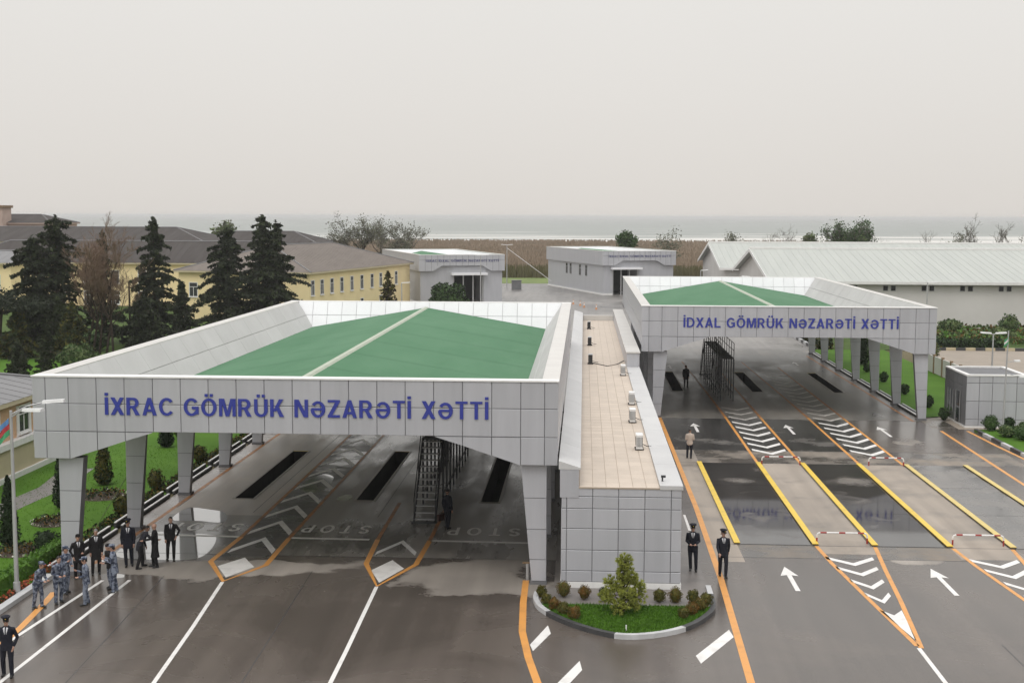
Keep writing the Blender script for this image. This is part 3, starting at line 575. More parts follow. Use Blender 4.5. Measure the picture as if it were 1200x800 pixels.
    # tapered columns, straight outer edge and slanting inner edge
    for side in (0, 1):
        for k in range(7):
            y = .25+k*7.05 if k < 6 else D-.85
            c = bpy.data.objects.new('column', None); COL.objects.link(c); c.parent = t; c.empty_display_size = .1
            xo = .84 if side == 0 else Wd-.42
            c.location = (xo, y, 0); sg = 1 if side == 0 else -1
            zt = 4.56 if k == 0 else 5.73
            def wd(z): return .53+(.95-.53)*min(1, z/4.5)
            zs = [.13, .95, 2.1, 3.28, zt] if zt < 4.7 else [.13, .95, 2.1, 3.28, 4.45, 5.66]
            key = ('col', sg, round(zt, 2))
            if key not in _slab:
                mm = []
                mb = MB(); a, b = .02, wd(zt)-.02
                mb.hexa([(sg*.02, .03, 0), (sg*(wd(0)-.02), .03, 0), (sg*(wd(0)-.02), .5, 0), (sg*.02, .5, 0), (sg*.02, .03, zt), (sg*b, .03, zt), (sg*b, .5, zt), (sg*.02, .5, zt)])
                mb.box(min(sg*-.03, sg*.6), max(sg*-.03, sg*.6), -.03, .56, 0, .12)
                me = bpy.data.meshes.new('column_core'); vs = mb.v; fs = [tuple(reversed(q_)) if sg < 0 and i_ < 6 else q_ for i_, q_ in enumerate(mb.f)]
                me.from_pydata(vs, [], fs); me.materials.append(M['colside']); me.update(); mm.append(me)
                for z0, z1 in zip(zs, zs[1:]):
                    z0 += .012; z1 -= .012; mb = MB(); e0, e1 = wd(z0), wd(z1)
                    mb.add([(0, 0, z0), (sg*e0, 0, z0), (sg*e1, 0, z1), (0, 0, z1), (0, .03, z0), (sg*e0, .03, z0), (sg*e1, .03, z1), (0, .03, z1), (0, .53, z0), (0, .53, z1)],
                           [(0, 1, 2, 3), (1, 5, 6, 2), (3, 2, 6, 7), (0, 4, 5, 1), (0, 3, 9, 8)])
                    me = bpy.data.meshes.new('panel'); me.from_pydata(mb.v, [], [q_ if sg > 0 else q_[::-1] for q_ in mb.f]); me.materials.append(M['clad']); me.update(); mm.append(me)
                _slab[key] = mm
            for i_, me in enumerate(_slab[key]): link(bpy.data.objects.new('column_core' if i_ == 0 else 'panel', me), c)
    letters(txt, t, 'letter', (lx, -.012, 6.25), (1, 0, 0), (0, 0, 1), lw, .66, 'blue')
    return t
canopy(XL, YL, 'near silver canopy with blue lettering starting İXRAC and green gable roof', 'İXRAC GÖMRÜK NƏZARƏTİ XƏTTİ', 2.78, 14.4)
canopy(XL+DX, YL+DY, 'far silver canopy with blue lettering starting İDXAL, behind the weighbridges', 'İDXAL GÖMRÜK NƏZARƏTİ XƏTTİ', 2.83, 14.4)

# ------------------------------------------------------------------ office block between the lanes
ob = thing('office_block', 'long low silver clad block with cream tiled flat roof between the two canopies', 'building', (-.75, 46.2, 0))
BL, BW, ZR = 76.0, 4.4, 3.85
MB().box(.03, BW-.03, .03, BL, .3, ZR-.04).build('wall', 'joint', ob)
MB().box(-.02, BW+.02, -.03, BL+.02, 0, .30).build('plinth', 'white', ob)
bx = [0, .2, 1.15, 2.1, 3.06, 4.02, BW]; bz = [.31, .72, 1.5, 2.3, 3.05, 3.5, ZR]
for i in range(6):
    for k in range(6):
        if bx[i+1] <= .2 and False: continue
        slab('panel', ob, (bx[i], .03, bz[k]), (1, 0, 0), (0, 0, 1), bx[i+1]-bx[i], bz[k+1]-bz[k], .03, 'clad', gap=.024)
# side walls: panels in rows along the length
for k in range(38):
    w = BL/38
    for z0, z1 in ((.31, 1.5), (1.5, 3.05)):
        slab('panel', ob, (BW-.03, k*w, z0), (0, 1, 0), (0, 0, 1), w, z1-z0, .03, 'clad', gap=.024)
        slab('panel', ob, (.03, (k+1)*w, z0), (0, -1, 0), (0, 0, 1), w, z1-z0, .03, 'clad', gap=.024)
# left parapet with sloping coping, taller than the roof
mb = MB(); mb.box(-.05, .64, -.02, BL, 3.46, 4.50); mb.build('parapet', 'clad', ob)
for k in range(19):
    w = BL/19; g = .008
    MB().hexa([(-.1, -.04+k*w+g, 4.505), (.7, -.04+k*w+g, 4.505), (.7, -.04+(k+1)*w-g, 4.505), (-.1, -.04+(k+1)*w-g, 4.505), (-.1, -.04+k*w+g, 4.82), (.7, -.04+k*w+g, 4.57), (.7, -.04+(k+1)*w-g, 4.57), (-.1, -.04+(k+1)*w-g, 4.82)]).build('coping', 'parapet_metal', ob)
# right coping, flush, and the taller box further back
for k in range(9):
    w = 37.2/9; g = .008
    MB().box(3.6, BW+.04, -.04+k*w+g, -.04+(k+1)*w-g, ZR-.05, ZR+.10).build('coping', 'parapet_metal', ob)
MB().box(3.6, BW+.03, 37.2, BL, ZR-.35, 4.83).build('parapet', 'clad', ob)
MB().box(3.55, BW+.08, 37.15, BL+.05, 4.832, 4.92).build('coping', 'coping', ob)
MB().box(.66, 3.58, BL-.6, BL-.02, ZR, 4.35).build('parapet', 'coping', ob)
MB().box(.64, 3.6, -.02, BL-.6, ZR-.05, ZR+.002).build('roof_bed', 'grout', ob)
nx, ny = 6, 92; tw = (3.6-.66)/nx; tl = (BL-.62)/ny
me = None
for j in range(50):
    for i in range(nx): slab('roof_tile', ob, (.66+i*tw, j*tl, ZR+.002), (1, 0, 0), (0, 1, 0), tw, tl, .012, 'tile', gap=.014)
mb = MB()
for j in range(50, ny):
    for i in range(nx): mb.box(.66+i*tw+.007, .66+(i+1)*tw-.007, j*tl+.007, (j+1)*tl-.007, ZR+.002, ZR+.014)
tag(mb.build('roof_tiling', 'tile', ob), kind='stuff')
# AC units on the roof
def ac(x, y, dark, label):
    t = thing('air_conditioner', label, 'air conditioner', (x, y, 3.864), group='outdoor units on the block roof'); t.scale = (.85, .8, .92)
    b_ = 'galv' if dark else 'lampwhite'
    for yy in (-.3, .3): MB().box(-.22, .22, yy-.04, yy+.04, 0, .07).build('foot', 'steel', t)
    hh = .62
    MB().box(-.16, .16, -.42, .42, .071, hh+.07).build('casing', 'steel' if dark else b_, t)
    MB().box(-.175, .175, -.435, .435, hh+.071, hh+.10).build('lid', b_, t)
    mb = MB()
    for k in range(24):
        a = 2*pi*k/24; b2 = 2*pi*(k+1)/24
        mb.quad((-.166, .12+.24*cos(a), .38+.24*sin(a)), (-.166, .12+.24*cos(b2), .38+.24*sin(b2)), (-.18, .12+.2*cos(b2), .38+.2*sin(b2)), (-.18, .12+.2*cos(a), .38+.2*sin(a)))
    mb.build('fan_ring', 'steel', t)
    mb = MB()
    for k in range(5): mb.box(-.14+k*.065, -.11+k*.065, -.428, -.422, .16, hh)
    mb.build('grille', 'steel', t)
    MB().tube([(.165, .3, .2), (.4, .32, .1), (.62, .32, .09)], .018).build('pipe', 'steel', t)
    return t
ac(2.42, 54.0, False, 'white outdoor unit nearest the front edge of the tiled roof')
ac(2.4, 61.2, False, 'second white outdoor unit from the front edge of the tiled roof')
ac(2.58, 67.1, False, 'third white outdoor unit from the front edge of the tiled roof')
ac(2.5, 79.5, False, 'farthest white outdoor unit, close to the taller parapet box')
for y, lb in ((85.6, 'dark outdoor unit by the left parapet, nearest of three dark ones'), (98, 'middle dark outdoor unit along the left parapet of the tiled roof'), (112.5, 'dark outdoor unit in the far corner of the tiled roof')):
    d = ac(.5, y, True, lb)
tag(MB().tube([(.45, 86.3, 3.9), (.9, 85.5, 3.885), (1.6, 84.2, 3.885), (2.3, 85.4, 3.885), (2.8, 87.5, 3.885)], .03, 5).build('roof_cable', 'steel'), 'black cable lying in a loop across the cream roof tiles', 'cable')
t = thing('security_camera', 'small dark security camera on the white coping at the front corner', 'camera', (2.98, 47.0, 3.95))
MB().box(-.03, .03, -.03, .03, 0, .14).build('bracket', 'steel', t); MB().box(-.05, .12, -.05, .05, .141, .22).build('housing', 'steel', t)

# ------------------------------------------------------------------ weighbridges, barriers, gantries
wb = [(6.55, 9.82, 'weighbridge nearest the silver block, flooded deck between raised yellow rails', 'yellow', 'yellow'),
      (12.28, 15.37, 'middle weighbridge between the two beige concrete islands, bright yellow left rail', 'yellow', 'yellow'),
      (17.97, 21.22, 'outermost weighbridge with faded pale yellow rails', 'yellow_pale', 'yellow_pale')]
for x0, x1, lb, ma, mb_ in wb:
    t = thing('weighbridge', lb, 'weighbridge', ((x0+x1)/2, 53.3, 0), group='weighbridges in the import lanes'); h = (x1-x0)/2
    for k in range(3):
        MB().box(-h+.16, h-.16, .02+k*6, 5.985+k*6, -.03, .014).build('deck', 'deck' if x0 < 17 else 'deck_dull', t)
    for s, m_ in ((-1, ma), (1, mb_)):
        xa = s*h; mb = MB(); mb.box(xa-.105, xa+.105, 0, 18, -.02, .06, 1); mb.build('rail_base', ['rust', 'rust'], t)
        MB().box(xa-.13, xa+.13, -.005, 18.005, .061, .085).build('rail', m_, t)
def barrier(x, y, w, lb):
    t = thing('barrier', lb, 'barrier', (x, y, 0), group='red and white barriers on the islands'); h = w/2
    for s in (-1, 1):
        MB().tube([(s*h, 0, 0), (s*h, 0, .24)], .036, 8).build('post', 'red', t)
        MB().tube([(s*h, 0, .24), (s*h, 0, .33), (s*(h-.04), 0, .41), (s*(h-.14), 0, .45)], .0361, 8).build('bend', 'white', t)
    xs = np.linspace(-h+.14, h-.14, 8)
    for k in range(7):
        wd_ = 'red' if k in (0, 3, 6) else 'white'
        if k in (2, 5): continue
        a, b = (xs[k], xs[k+1]) if wd_ == 'red' else (xs[k], xs[k+2])
        MB().tube([(a, 0, .45), (b, 0, .45)], .036, 8).build('bar', wd_, t)
barrier(11.0, 53.75, 2.1, 'red and white hoop barrier at the near end of the island beside the nearest weighbridge')
barrier(16.65, 53.75, 2.1, 'red and white hoop barrier at the near end of the outer beige island')
barrier(11.05, 71.0, 2.1, 'red and white hoop barrier at the far end of the island beside the nearest weighbridge')
barrier(16.85, 71.1, 1.9, 'red and white hoop barrier at the far end of the outer beige island')
def gantry(x, y, ln, label, stair):
    t = thing('inspection_gantry', label, 'gantry', (x, y, 0), group='steel inspection gantries'); h = .48; z = 3.25
    MB().box(-h, h, 0, ln, z-.08, z).build('platform', 'steel', t)
    n = int(ln/1.6)
    for k in range(n+1):
        for s in (-1, 1):
            yy = .05+k*(ln-.1)/n
            MB().box(s*h-.045, s*h+.045, yy-.045, yy+.045, 0, z-.081).build('leg', 'steel', t)
            MB().box(s*h-.025, s*h+.025, yy-.025, yy+.025, z+.001, z+1.1).build('baluster', 'steel', t)
    for s in (-1, 1):
        for zz in (.55, 1.1): MB().tube([(s*h, 0, z+zz), (s*h, ln, z+zz)], .026, 6).build('handrail', 'steel', t)
        MB().box(s*h-.03, s*h+.03, .1, ln-.1, .55, .62).build('brace', 'steel', t)
    ys, ye = (-3.3, 0) if stair < 0 else (ln+3.3, ln)
    for s in (-1, 1):
        MB().tube([(s*h, ys, .02), (s*h, ye, z)], .05, 4).build('stringer', 'steel', t)
        MB().tube([(s*h, ys, .95), (s*h, ye, z+1.0)], .026, 6).build('handrail', 'steel', t)
        for q_ in (.02, .5): MB().tube([(s*h, ys+(ye-ys)*q_, z*q_), (s*h, ys+(ye-ys)*q_, z*q_+1)], .024, 6).build('baluster', 'steel', t)
    for k in range(13):
        q_ = (k+.5)/13; yy = ys+(ye-ys)*q_
        MB().box(-h+.03, h-.03, yy-.12, yy+.12, z*q_-.02, z*q_+.02).build('tread', 'galv', t)
    MB().box(-h-.1, h+.1, ys-.25 if stair < 0 else ys-.05, ys+.05 if stair < 0 else ys+.25, .005, .05).build('base_plate', 'steel', t)
gantry(-7.05, 59.5, 13, 'dark steel inspection gantry with stairs under the near left canopy', -1)
gantry(10.75, 95.6, 13, 'dark steel inspection gantry on many legs under the far right canopy', 1)
t = thing('bollard', 'short grey post with brown cap where the curved orange line begins', 'bollard', (-2.02, 47.45, 0))
MB().tube([(0, 0, 0), (0, 0, .62)], .07, 10).build('post', 'galv', t); MB().box(-.2, .2, -.05, .05, .621, .67).build('crossbar', 'brick', t)

# ------------------------------------------------------------------ traffic island in front of the block
isl = [(-1.66, 45.4), (-1.68, 44.6), (-1.45, 43.6), (-.82, 42.5), (.15, 41.45), (1.3, 40.75), (2.55, 41.0), (3.64, 41.85), (4.45, 43.2), (4.72, 44.3), (4.77, 46.6)]
def spline(P, n):
    P = [Vector((*p, 0)) for p in P]; o = []
    for i in range(len(P)-1):
        a, b, c, d = P[max(i-1, 0)], P[i], P[i+1], P[min(i+2, len(P)-1)]
        for k in range(n):
            s = k/n; o.append(.5*((2*b)+(-a+c)*s+(2*a-5*b+4*c-d)*s*s+(-a+3*b-3*c+d)*s**3))
    return o+[P[-1]]
sp_ = spline(isl, 6)
pl = [tuple(p.xy) for p in sp_]
pav = MB().prism([(-1.60, 46.16)]+[(p[0]+(.12 if p[0] < 1 else -.12), p[1]+.05) for p in pl if 43.6 < p[1] < 46.05]+[(4.65, 46.16)], .0, .09).build('pavement', 'paver'); tag(pav, kind='structure')
side_pav = MB().box(3.67, 4.66, 46.161, 122, 0, .0895).build('pavement', 'paver'); tag(side_pav, kind='structure')
left_pav = MB().box(-1.0, -.77, 46.2, 122, 0, .087).build('pavement', 'paver'); tag(left_pav, kind='structure')
kerb = thing('island_kerb', 'curved kerb of alternating pale and black stones around the planted island', 'kerb', (1.5, 44, 0))
seg = np.array_split(np.arange(len(sp_)), 14)
for gi in range(14):
    ids = list(seg[gi]); ids = ids + ([ids[-1]+1] if ids[-1]+1 < len(sp_) else [])
    mid = sp_[ids[len(ids)//2]]
    m_ = 'kerb_w' if (mid.x < -.82 or 1.3 < mid.x < 3.65 or (mid.x > 4.7 and mid.y > 45.3)) else 'kerb_b'
    mb = MB(); A = []; B = []
    for i_ in ids:
        d = (sp_[min(i_+1, len(sp_)-1)]-sp_[max(i_-1, 0)]).normalized(); n_ = Vector((-d.y, d.x, 0)); A.append(sp_[i_]-n_*.02-kerb.location); B.append(sp_[i_]+n_*.17-kerb.location)
    for k in range(len(ids)-1):
        a, b, c, d = A[k], A[k+1], B[k+1], B[k]; t0 = .008 if k == 0 else 0
        up = Vector((0, 0, .16)); a = a+(b-a)*t0*3; d = d+(c-d)*t0*3
        mb.hexa([a, b, c, d, a+up, b+up, c+up, d+up])
    mb.build('kerb_stone', m_, kerb)
bed = MB().prism([(p[0]*.955+.07, min(p[1]+.16, 44.0)) for p in pl if p[1] < 44.2], .0, .13).build('planting_bed', 'lawn'); tag(bed, kind='structure')
rng = random.Random(5)
def inside(x, y, poly):
    c = False; n = len(poly)
    for i in range(n):
        (x1, y1), (x2, y2) = poly[i], poly[(i+1) % n]
        if (y1 > y) != (y2 > y) and x < (x2-x1)*(y-y1)/(y2-y1)+x1: c = not c
    return c
def grass(poly, n, h, z, m, name='grass'):
    xs = [p[0] for p in poly]; ys = [p[1] for p in poly]; v = []; fcs = []; i = 0
    while i < n:
        x, y = rng.uniform(min(xs), max(xs)), rng.uniform(min(ys), max(ys))
        if not inside(x, y, poly): continue
        a = rng.uniform(0, 2*pi); w = .012+.012*rng.random(); hh = h*rng.uniform(.5, 1.2); dx, dy = cos(a)*w, sin(a)*w; lx, ly = rng.gauss(0, .4)*hh, rng.gauss(0, .4)*hh
        b = len(v); v += [(x-dx, y-dy, z), (x+dx, y+dy, z), (x+lx, y+ly, z+hh)]; fcs.append((b, b+1, b+2)); i += 1
    me = bpy.data.meshes.new(name); me.from_pydata(v, [], fcs); me.materials.append(M[m]); o = link(bpy.data.objects.new(name, me)); return tag(o, kind='stuff')
grass([(p[0]*.955+.07, min(p[1]+.16, 44.0)) for p in pl if p[1] < 44.2], 9000, .11, .12, 'lawn')

# ------------------------------------------------------------------ foliage builders
def cards(rs, pts, size, mi=0, squash=1.0, tri=False):
    """leaf-sized faces at points, random orientation"""
    n = len(pts); P = np.asarray(pts)
    d = rs.normal(size=(n, 3)); d /= np.linalg.norm(d, axis=1)[:, None]
    e = rs.normal(size=(n, 3)); e -= d*(d*e).sum(1)[:, None]; e /= np.linalg.norm(e, axis=1)[:, None]
    s = size*rs.uniform(.6, 1.4, size=(n, 1)); a, b = d*s, e*s*squash
    if tri: return np.concatenate([P-a-b*.6, P+a*.2-b, P+a+b*.4]).reshape(3, n, 3).transpose(1, 0, 2)
    return np.stack([P-a, P-b, P+a, P+b], 1)
def quads_obj(name, sets, mats, parent):
    """sets: list of (array n x k x 3)"""
    me = bpy.data.meshes.new(name); vs = []; fs = []; mi = []; b = 0
    for k, arr in enumerate(sets):
        n, c, _ = arr.shape; vs.append(arr.reshape(-1, 3)); idx = np.arange(n*c).reshape(n, c)+b; fs += idx.tolist(); mi += [k]*n; b += n*c
    me.from_pydata(np.concatenate(vs).tolist(), [], fs)
    for m_ in mats: me.materials.append(M[m_])
    me.polygons.foreach_set('material_index', mi); me.update()
    return link(bpy.data.objects.new(name, me), parent)
def shrub(x, y, z, r, h, m, label, group, shape='ball', seed=0, n=420, leaf=.045, m2=None, cat='shrub', name='shrub'):
    rs = np.random.RandomState(seed); t = thing(name, label, cat, (x, y, z), group=group)
    th = rs.uniform(0, 2*pi, n); ph = rs.uniform(-1, 1, n)
    lump = 1+.16*np.sin(th*3+seed)+.12*np.sin(ph*7+seed*2)
    if shape == 'cone':
        zz = rs.uniform(0, 1, n)**1.25; rr = r*(1-zz)**.62*(.75+.35*rs.rand(n))*np.minimum(1, .55+zz*5)
        p = np.stack([rr*np.cos(th), rr*np.sin(th), .05*h+zz*h*.95], 1)
    else:
        q_ = np.sqrt(1-ph**2); rad = (.72+.3*rs.rand(n))*lump
        p = np.stack([r*rad*q_*np.cos(th), r*rad*q_*np.sin(th), h*(.53+.47*rad*ph)], 1); p[:, 2] = np.maximum(p[:, 2], .03)
    a = cards(rs, p, leaf, squash=.6)
    k = int(n*.55); quads_obj('foliage', [a[:k], a[k:]], [m, m2 or m], t)
    core = MB()
    if shape == 'cone': core.lathe([(r*.55, .03*h), (r*.62, .2*h), (r*.4, .6*h), (.02, .93*h)], n=8)
    else: core.lathe([(r*.35, .04*h), (r*.74, .28*h), (r*.8, .55*h), (r*.55, .82*h), (r*.1, .95*h)], n=9)
    core.build('stem_mass', m2 or m, t, smooth=True)
    return t
G1 = 'clipped shrubs edging the planted island'
wh = [(-1.42, 44.9, .42, 'olive', 'olive clipped shrub at the left end of the island kerb'), (-1.22, 44.0, .42, 'olive', 'second clipped shrub along the left curve of the island kerb'),
      (-.92, 43.4, .46, 'rusty', 'bronze tinged shrub third along the left curve of the island kerb'), (-.58, 42.85, .46, 'olive', 'olive shrub fourth along the left curve of the island kerb'),
      (-.2, 42.35, .5, 'rusty', 'bronze shrub on the left front of the island where the pale kerb turns black'),
      (-.62, 45.0, .58, 'rusty', 'largest bronze shrub, behind the left curve of the island'), (.12, 44.75, .5, 'rusty', 'bronze shrub in the back row left of the young pine'), (.82, 44.6, .5, 'leafy_dark', 'dark green shrub in the back row nearest the young pine'),
      (2.78, 44.55, .5, 'olive', 'square dark shrub in the back row just right of the young pine'), (3.35, 44.55, .56, 'rusty', 'red tinged shrub in the back row right of the young pine'), (3.98, 44.5, .5, 'olive', 'olive shrub at the right end of the back row'),
      (3.5, 42.7, .42, 'olive', 'low olive shrub at the right front of the island above the pale kerb'), (3.82, 43.1, .48, 'rusty', 'bronze shrub on the right curve of the island, second from the front'),
      (4.15, 43.6, .48, 'rusty', 'bronze shrub on the right curve of the island above the black kerb'), (4.4, 44.2, .5, 'olive', 'last shrub on the right curve of the island, nearest the walkway')]
for i, (x, y, h, m_, lb) in enumerate(wh):
    shrub(x, y, .1, h*.44, h*.98, m_, lb, G1, seed=i+1, n=1300, leaf=.021, m2='leafy_dark' if m_ == 'leafy_dark' else ('olive' if i % 2 else 'rusty') if m_ == 'rusty' else 'olive')
# young pine: tufts of long needles on upswept branches
def young_pine(x, y, z):
    t = thing('pine_tree', 'young bright green pine growing from the planted island before the silver block', 'tree', (x, y, z)); rs = np.random.RandomState(3)
    MB().tube([(0, 0, 0), (.03, 0, .6), (.0, .02, 1.2), (.06, 0, 1.75)], [.05, .042, .03, .012], 7).build('trunk', 'bark', t)
    br = MB(); pts = []; dirs = []
    def tuft(p, d, n, ln):
        for _ in range(n):
            v = d+rs.normal(size=3)*.55; v /= np.linalg.norm(v); pts.append((p, v*ln*rs.uniform(.7, 1.2)))
    for cx, cy, cz, rr in [(.03, 0, 1.60, .25), (.05, 0, 1.36, .24), (.24, -.05, 1.16, .25), (-.05, -.05, 1.08, .24), (.40, -.08, .90, .27), (-.36, 0, .92, .27), (.44, .1, .56, .30), (-.25, -.2, .62, .32), (.1, -.28, .55, .32), (-.50, 0, .48, .25), (0, .2, .8, .3), (.25, -.1, .35, .3), (-.1, -.2, .3, .32)]:
        c = np.array([cx, cy, cz]); p0 = np.array([.01, 0, max(.1, cz-.45)]); br.tube([p0, (p0+c)/2+np.array([0, 0, -.03]), c], [.022, .017, .01], 5)
        for k in range(34):
            v = rs.normal(size=3); v[2] += .35; v /= np.linalg.norm(v); e = c+v*rr*rs.uniform(.45, .95); br.tube([c, e], [.007, .004], 3, caps=False); tuft(e, v+np.array([0, 0, .5]), 26, .115)
            tuft(c+v*rr*.4, v, 8, .11)
    br.build('branch', 'bark', t)
    P = np.array([p for p, v in pts]); V = np.array([v for p, v in pts]); w = np.cross(V, rs.normal(size=V.shape)); w /= np.linalg.norm(w, axis=1)[:, None]; w *= .014
    quads_obj('crown', [np.stack([P-w, P+w, P+V], 1)], ['pine'], t); t.scale = (1.12, 1.12, 1.12)
young_pine(1.45, 43.1, .12)
t = thing('marker_peg', 'small white peg standing by the front kerb of the island', 'peg', (1.5, 41.2, .13)); MB().tube([(0, 0, 0), (0, 0, .2)], .025, 6).build('peg', 'white', t)

# ------------------------------------------------------------------ left side: kerbs, lawn, beds, hedge, path
lawnL = MB().quad((-60, 20, .03), (-20.45, 20, .03), (-20.45, 118, .03), (-60, 118, .03)).build('lawn', 'lawn'); tag(lawnL, kind='structure')
lawnF = MB().quad((-95, 118, .02), (-21, 118, .02), (-21, 188, .02), (-95, 188, .02)).build('lawn', 'lawn_far'); tag(lawnF, kind='structure')
grass([(-29, 44), (-20.6, 44), (-20.6, 74), (-29, 74)], 9000, .06, .03, 'lawn')
pth = MB().poly([(-28.3, 40), (-26.6, 40), (-26.2, 58), (-25.9, 62), (-26.4, 67), (-28.0, 66.5), (-27.3, 62), (-27.6, 58)], .038).build('path', 'path'); tag(pth, kind='structure')
kl = thing('roadside_kerb', 'pale and black kerb line between the outer columns of the left canopy and the lawn', 'kerb', (-20.1, 40, 0))
for k in range(8):
    y0 = k*7.05-(.0 if k else 4); y1 = (k+1)*7.05-.62
    if k == 0: MB().box(-.15, .15, -14, y1, 0, .16).build('kerb_stone', 'kerb_w', kl); continue
    MB().box(-.12, .02, y0+.02, y1, 0, .13).build('kerb_stone', 'kerb_b', kl); MB().box(-.1, .0, y0+.02, y1, .131, .17).build('kerb_top', 'white', kl)
    MB().box(-.42, -.30, y0+.02, y1, 0, .24).build('kerb_stone', 'kerb_b', kl); MB().box(-.41, -.31, y0+.02, y1, .241, .28).build('kerb_top', 'white', kl)
def border(name, x0, x1, y0, y1, z, h, n, mats, kind='stuff', leaf=.05, seed=1):
    rs = np.random.RandomState(seed); p = np.stack([rs.uniform(x0, x1, n), rs.uniform(y0, y1, n), z+h*rs.uniform(.1, 1, n)*(1-.35*rs.rand(n))], 1)
    a = cards(rs, p, leaf, squash=.7); k = np.array_split(np.arange(n), len(mats))
    o = quads_obj(name, [a[i] for i in k], mats, None); tag(o, kind=kind); return o
border('ground_cover', -21.3, -20.6, 48, 88, .03, .22, 4200, ['leafy_dark', 'rusty', 'leafy_dark', 'olive'], leaf=.07)
border('flower_border', -20.55, -20.3, 40, 45.2, .05, .26, 900, ['flower_r', 'flower_r', 'leafy_dark'], leaf=.05, seed=2)
border('flower_border', -20.6, -20.3, 45.6, 47.6, .05, .3, 300, ['rusty', 'flower_r'], leaf=.05, seed=3)
def hedge(x0, x1, y0, y1, h, label, n, mats, leaf, seed=1):
    t = thing('hedge', label, 'hedge', ((x0+x1)/2, (y0+y1)/2, 0)); rs = np.random.RandomState(seed); a, b = (x1-x0)/2, (y1-y0)/2
    f_ = rs.randint(0, 3, n); p = np.stack([rs.uniform(-a, a, n), rs.uniform(-b, b, n), rs.uniform(.05, h, n)], 1)
    p[f_ == 0, 2] = h; s = np.sign(rs.rand(n)-.5); p[f_ == 1, 0] = (a*s)[f_ == 1]; p[f_ == 2, 1] = (b*s)[f_ == 2]; p += rs.normal(size=p.shape)*leaf*.7
    c = cards(rs, p, leaf, squash=.7); k = np.array_split(np.arange(n), len(mats)); quads_obj('foliage', [c[i] for i in k], mats, t)
    MB().box(-a*.9, a*.9, -b*.98, b*.98, 0, h*.94).build('stem_mass', mats[0], t); return t
hedge(-21.35, -20.85, 38, 50.5, .62, 'low clipped bright green hedge beside the left lamp post', 4200, ['leafy_fresh', 'lawn', 'leafy_fresh'], .05)
def flowerbed(x, y, r, label, seed):
    t = thing('flower_bed', label, 'flower bed', (x, y, .035), group='round flower beds on the left lawn'); rs = np.random.RandomState(seed)
    MB().lathe([(r, 0), (r*.8, .06), (r*.3, .1)], n=18).build('soil', 'soil', t)
    n = 320; a = rs.uniform(0, 2*pi, n); q_ = r*np.sqrt(rs.rand(n))*.9; p = np.stack([q_*np.cos(a), q_*np.sin(a), .08+.2*rs.rand(n)], 1)
    quads_obj('planting', [cards(rs, p[:170], .06), cards(rs, p[170:], .05)], ['leafy_dark', 'rusty'], t)['kind'] = 'stuff'
    n = 90; a = rs.uniform(0, 2*pi, n); p = np.stack([r*1.02*np.cos(a), r*1.02*np.sin(a), .06+.05*rs.rand(n)], 1)
    k = np.array_split(np.arange(n), 2); quads_obj('flower_ring', [cards(rs, p[k[0]], .05), cards(rs, p[k[1]], .045)], ['flower_w', 'leafy'], t)['kind'] = 'stuff'
flowerbed(-23.5, 54.9, 1.0, 'round dark flower bed ringed with white flowers, behind the first left column', 1)
flowerbed(-22.9, 49.9, 1.0, 'round flower bed with orange and white blooms beside the left lamp post', 2)
flowerbed(-23.4, 60.3, 1.15, 'round flower bed on the lawn between the first two left columns', 3)
shrub(-21.7, 49.8, .03, .5, .95, 'leafy_dark', 'dark rounded bush at the edge of the orange flower bed', None, seed=31, n=700, leaf=.05)
G2 = 'slim dark thujas on the left lawn'
for i, (x, y, h, r_, lb) in enumerate([(-23.6, 50.6, 3.0, .45, 'slim dark thuja left of the lamp post'), (-24.3, 57.6, 2.9, .42, 'slim dark thuja just left of the first canopy column'), (-24.3, 62.9, 2.6, .5, 'broad bronze thuja seen between the first two left columns'), (-24.6, 73.6, 2.4, .5, 'dark thuja seen beside the third left column'), (-26, 80, 2.4, .5, 'dark thuja on the lawn behind the fourth left column')]):
    shrub(x, y, .03, r_, h, 'leafy_dark', lb, G2, 'cone', seed=40+i, n=1500, leaf=.06, m2='olive' if i == 2 else 'leafy_dark', cat='thuja', name='thuja')
G3 = 'clipped round bushes by the left columns'
for i, (x, y, lb) in enumerate([(-20.95, 56.3, 'round clipped bush left of the second left column'), (-21.3, 61.9, 'round clipped bush left of the third left column'), (-21.2, 69.0, 'round clipped bush left of the fourth left column'), (-24.6, 76.5, 'round dark bush on the lawn behind the fourth left column')]):
    shrub(x, y, .03, .42, 1.0, 'leafy_dark', lb, G3, seed=50+i, n=800, leaf=.05, m2='olive')
t = thing('guy_wire', 'thin pale stay wire slanting down to the grass between the first two columns', 'wire', (-20.6, 51.0, 0)); MB().tube([(0, 0, 0), (.4, 6, 2.9)], .018, 5).build('wire', 'leafy_pale', t)

# ------------------------------------------------------------------ lamp posts and flags
def lamp_head(t, p, d, ln=.75):
    d = Vector(d).normalized(); s = Vector((-d.y, d.x, 0)).normalized(); p = Vector(p); mb = MB(); w = .15
    a = p; b = p+d*ln; up = Vector((0, 0, .1))
    mb.hexa([a-s*w*.7, b-s*w, b+s*w, a+s*w*.7, a-s*w*.6+up, b-s*w*.8+up, b+s*w*.8+up, a+s*w*.6+up]); return mb.build('lamp_head', 'lampwhite', t)
t = thing('street_lamp', 'tall grey lamp post with two white heads beside the people at the left kerb', 'street lamp', (-20.35, 44.1, 0))
MB().tube([(0, 0, 0), (0, 0, 6.75)], [.085, .05], 10).build('pole', 'galv', t); MB().tube([(0, 0, 0), (0, 0, .5)], .12, 10).build('base_sleeve', 'galv', t)
MB().tube([(0, 0, 6.6), (.55, .1, 6.9), (1.1, .3, 7.02)], .03, 6).build('arm', 'galv', t); MB().tube([(0, 0, 6.5), (.4, -.1, 6.75), (.72, -.25, 6.8)], .03, 6).build('arm', 'galv', t)
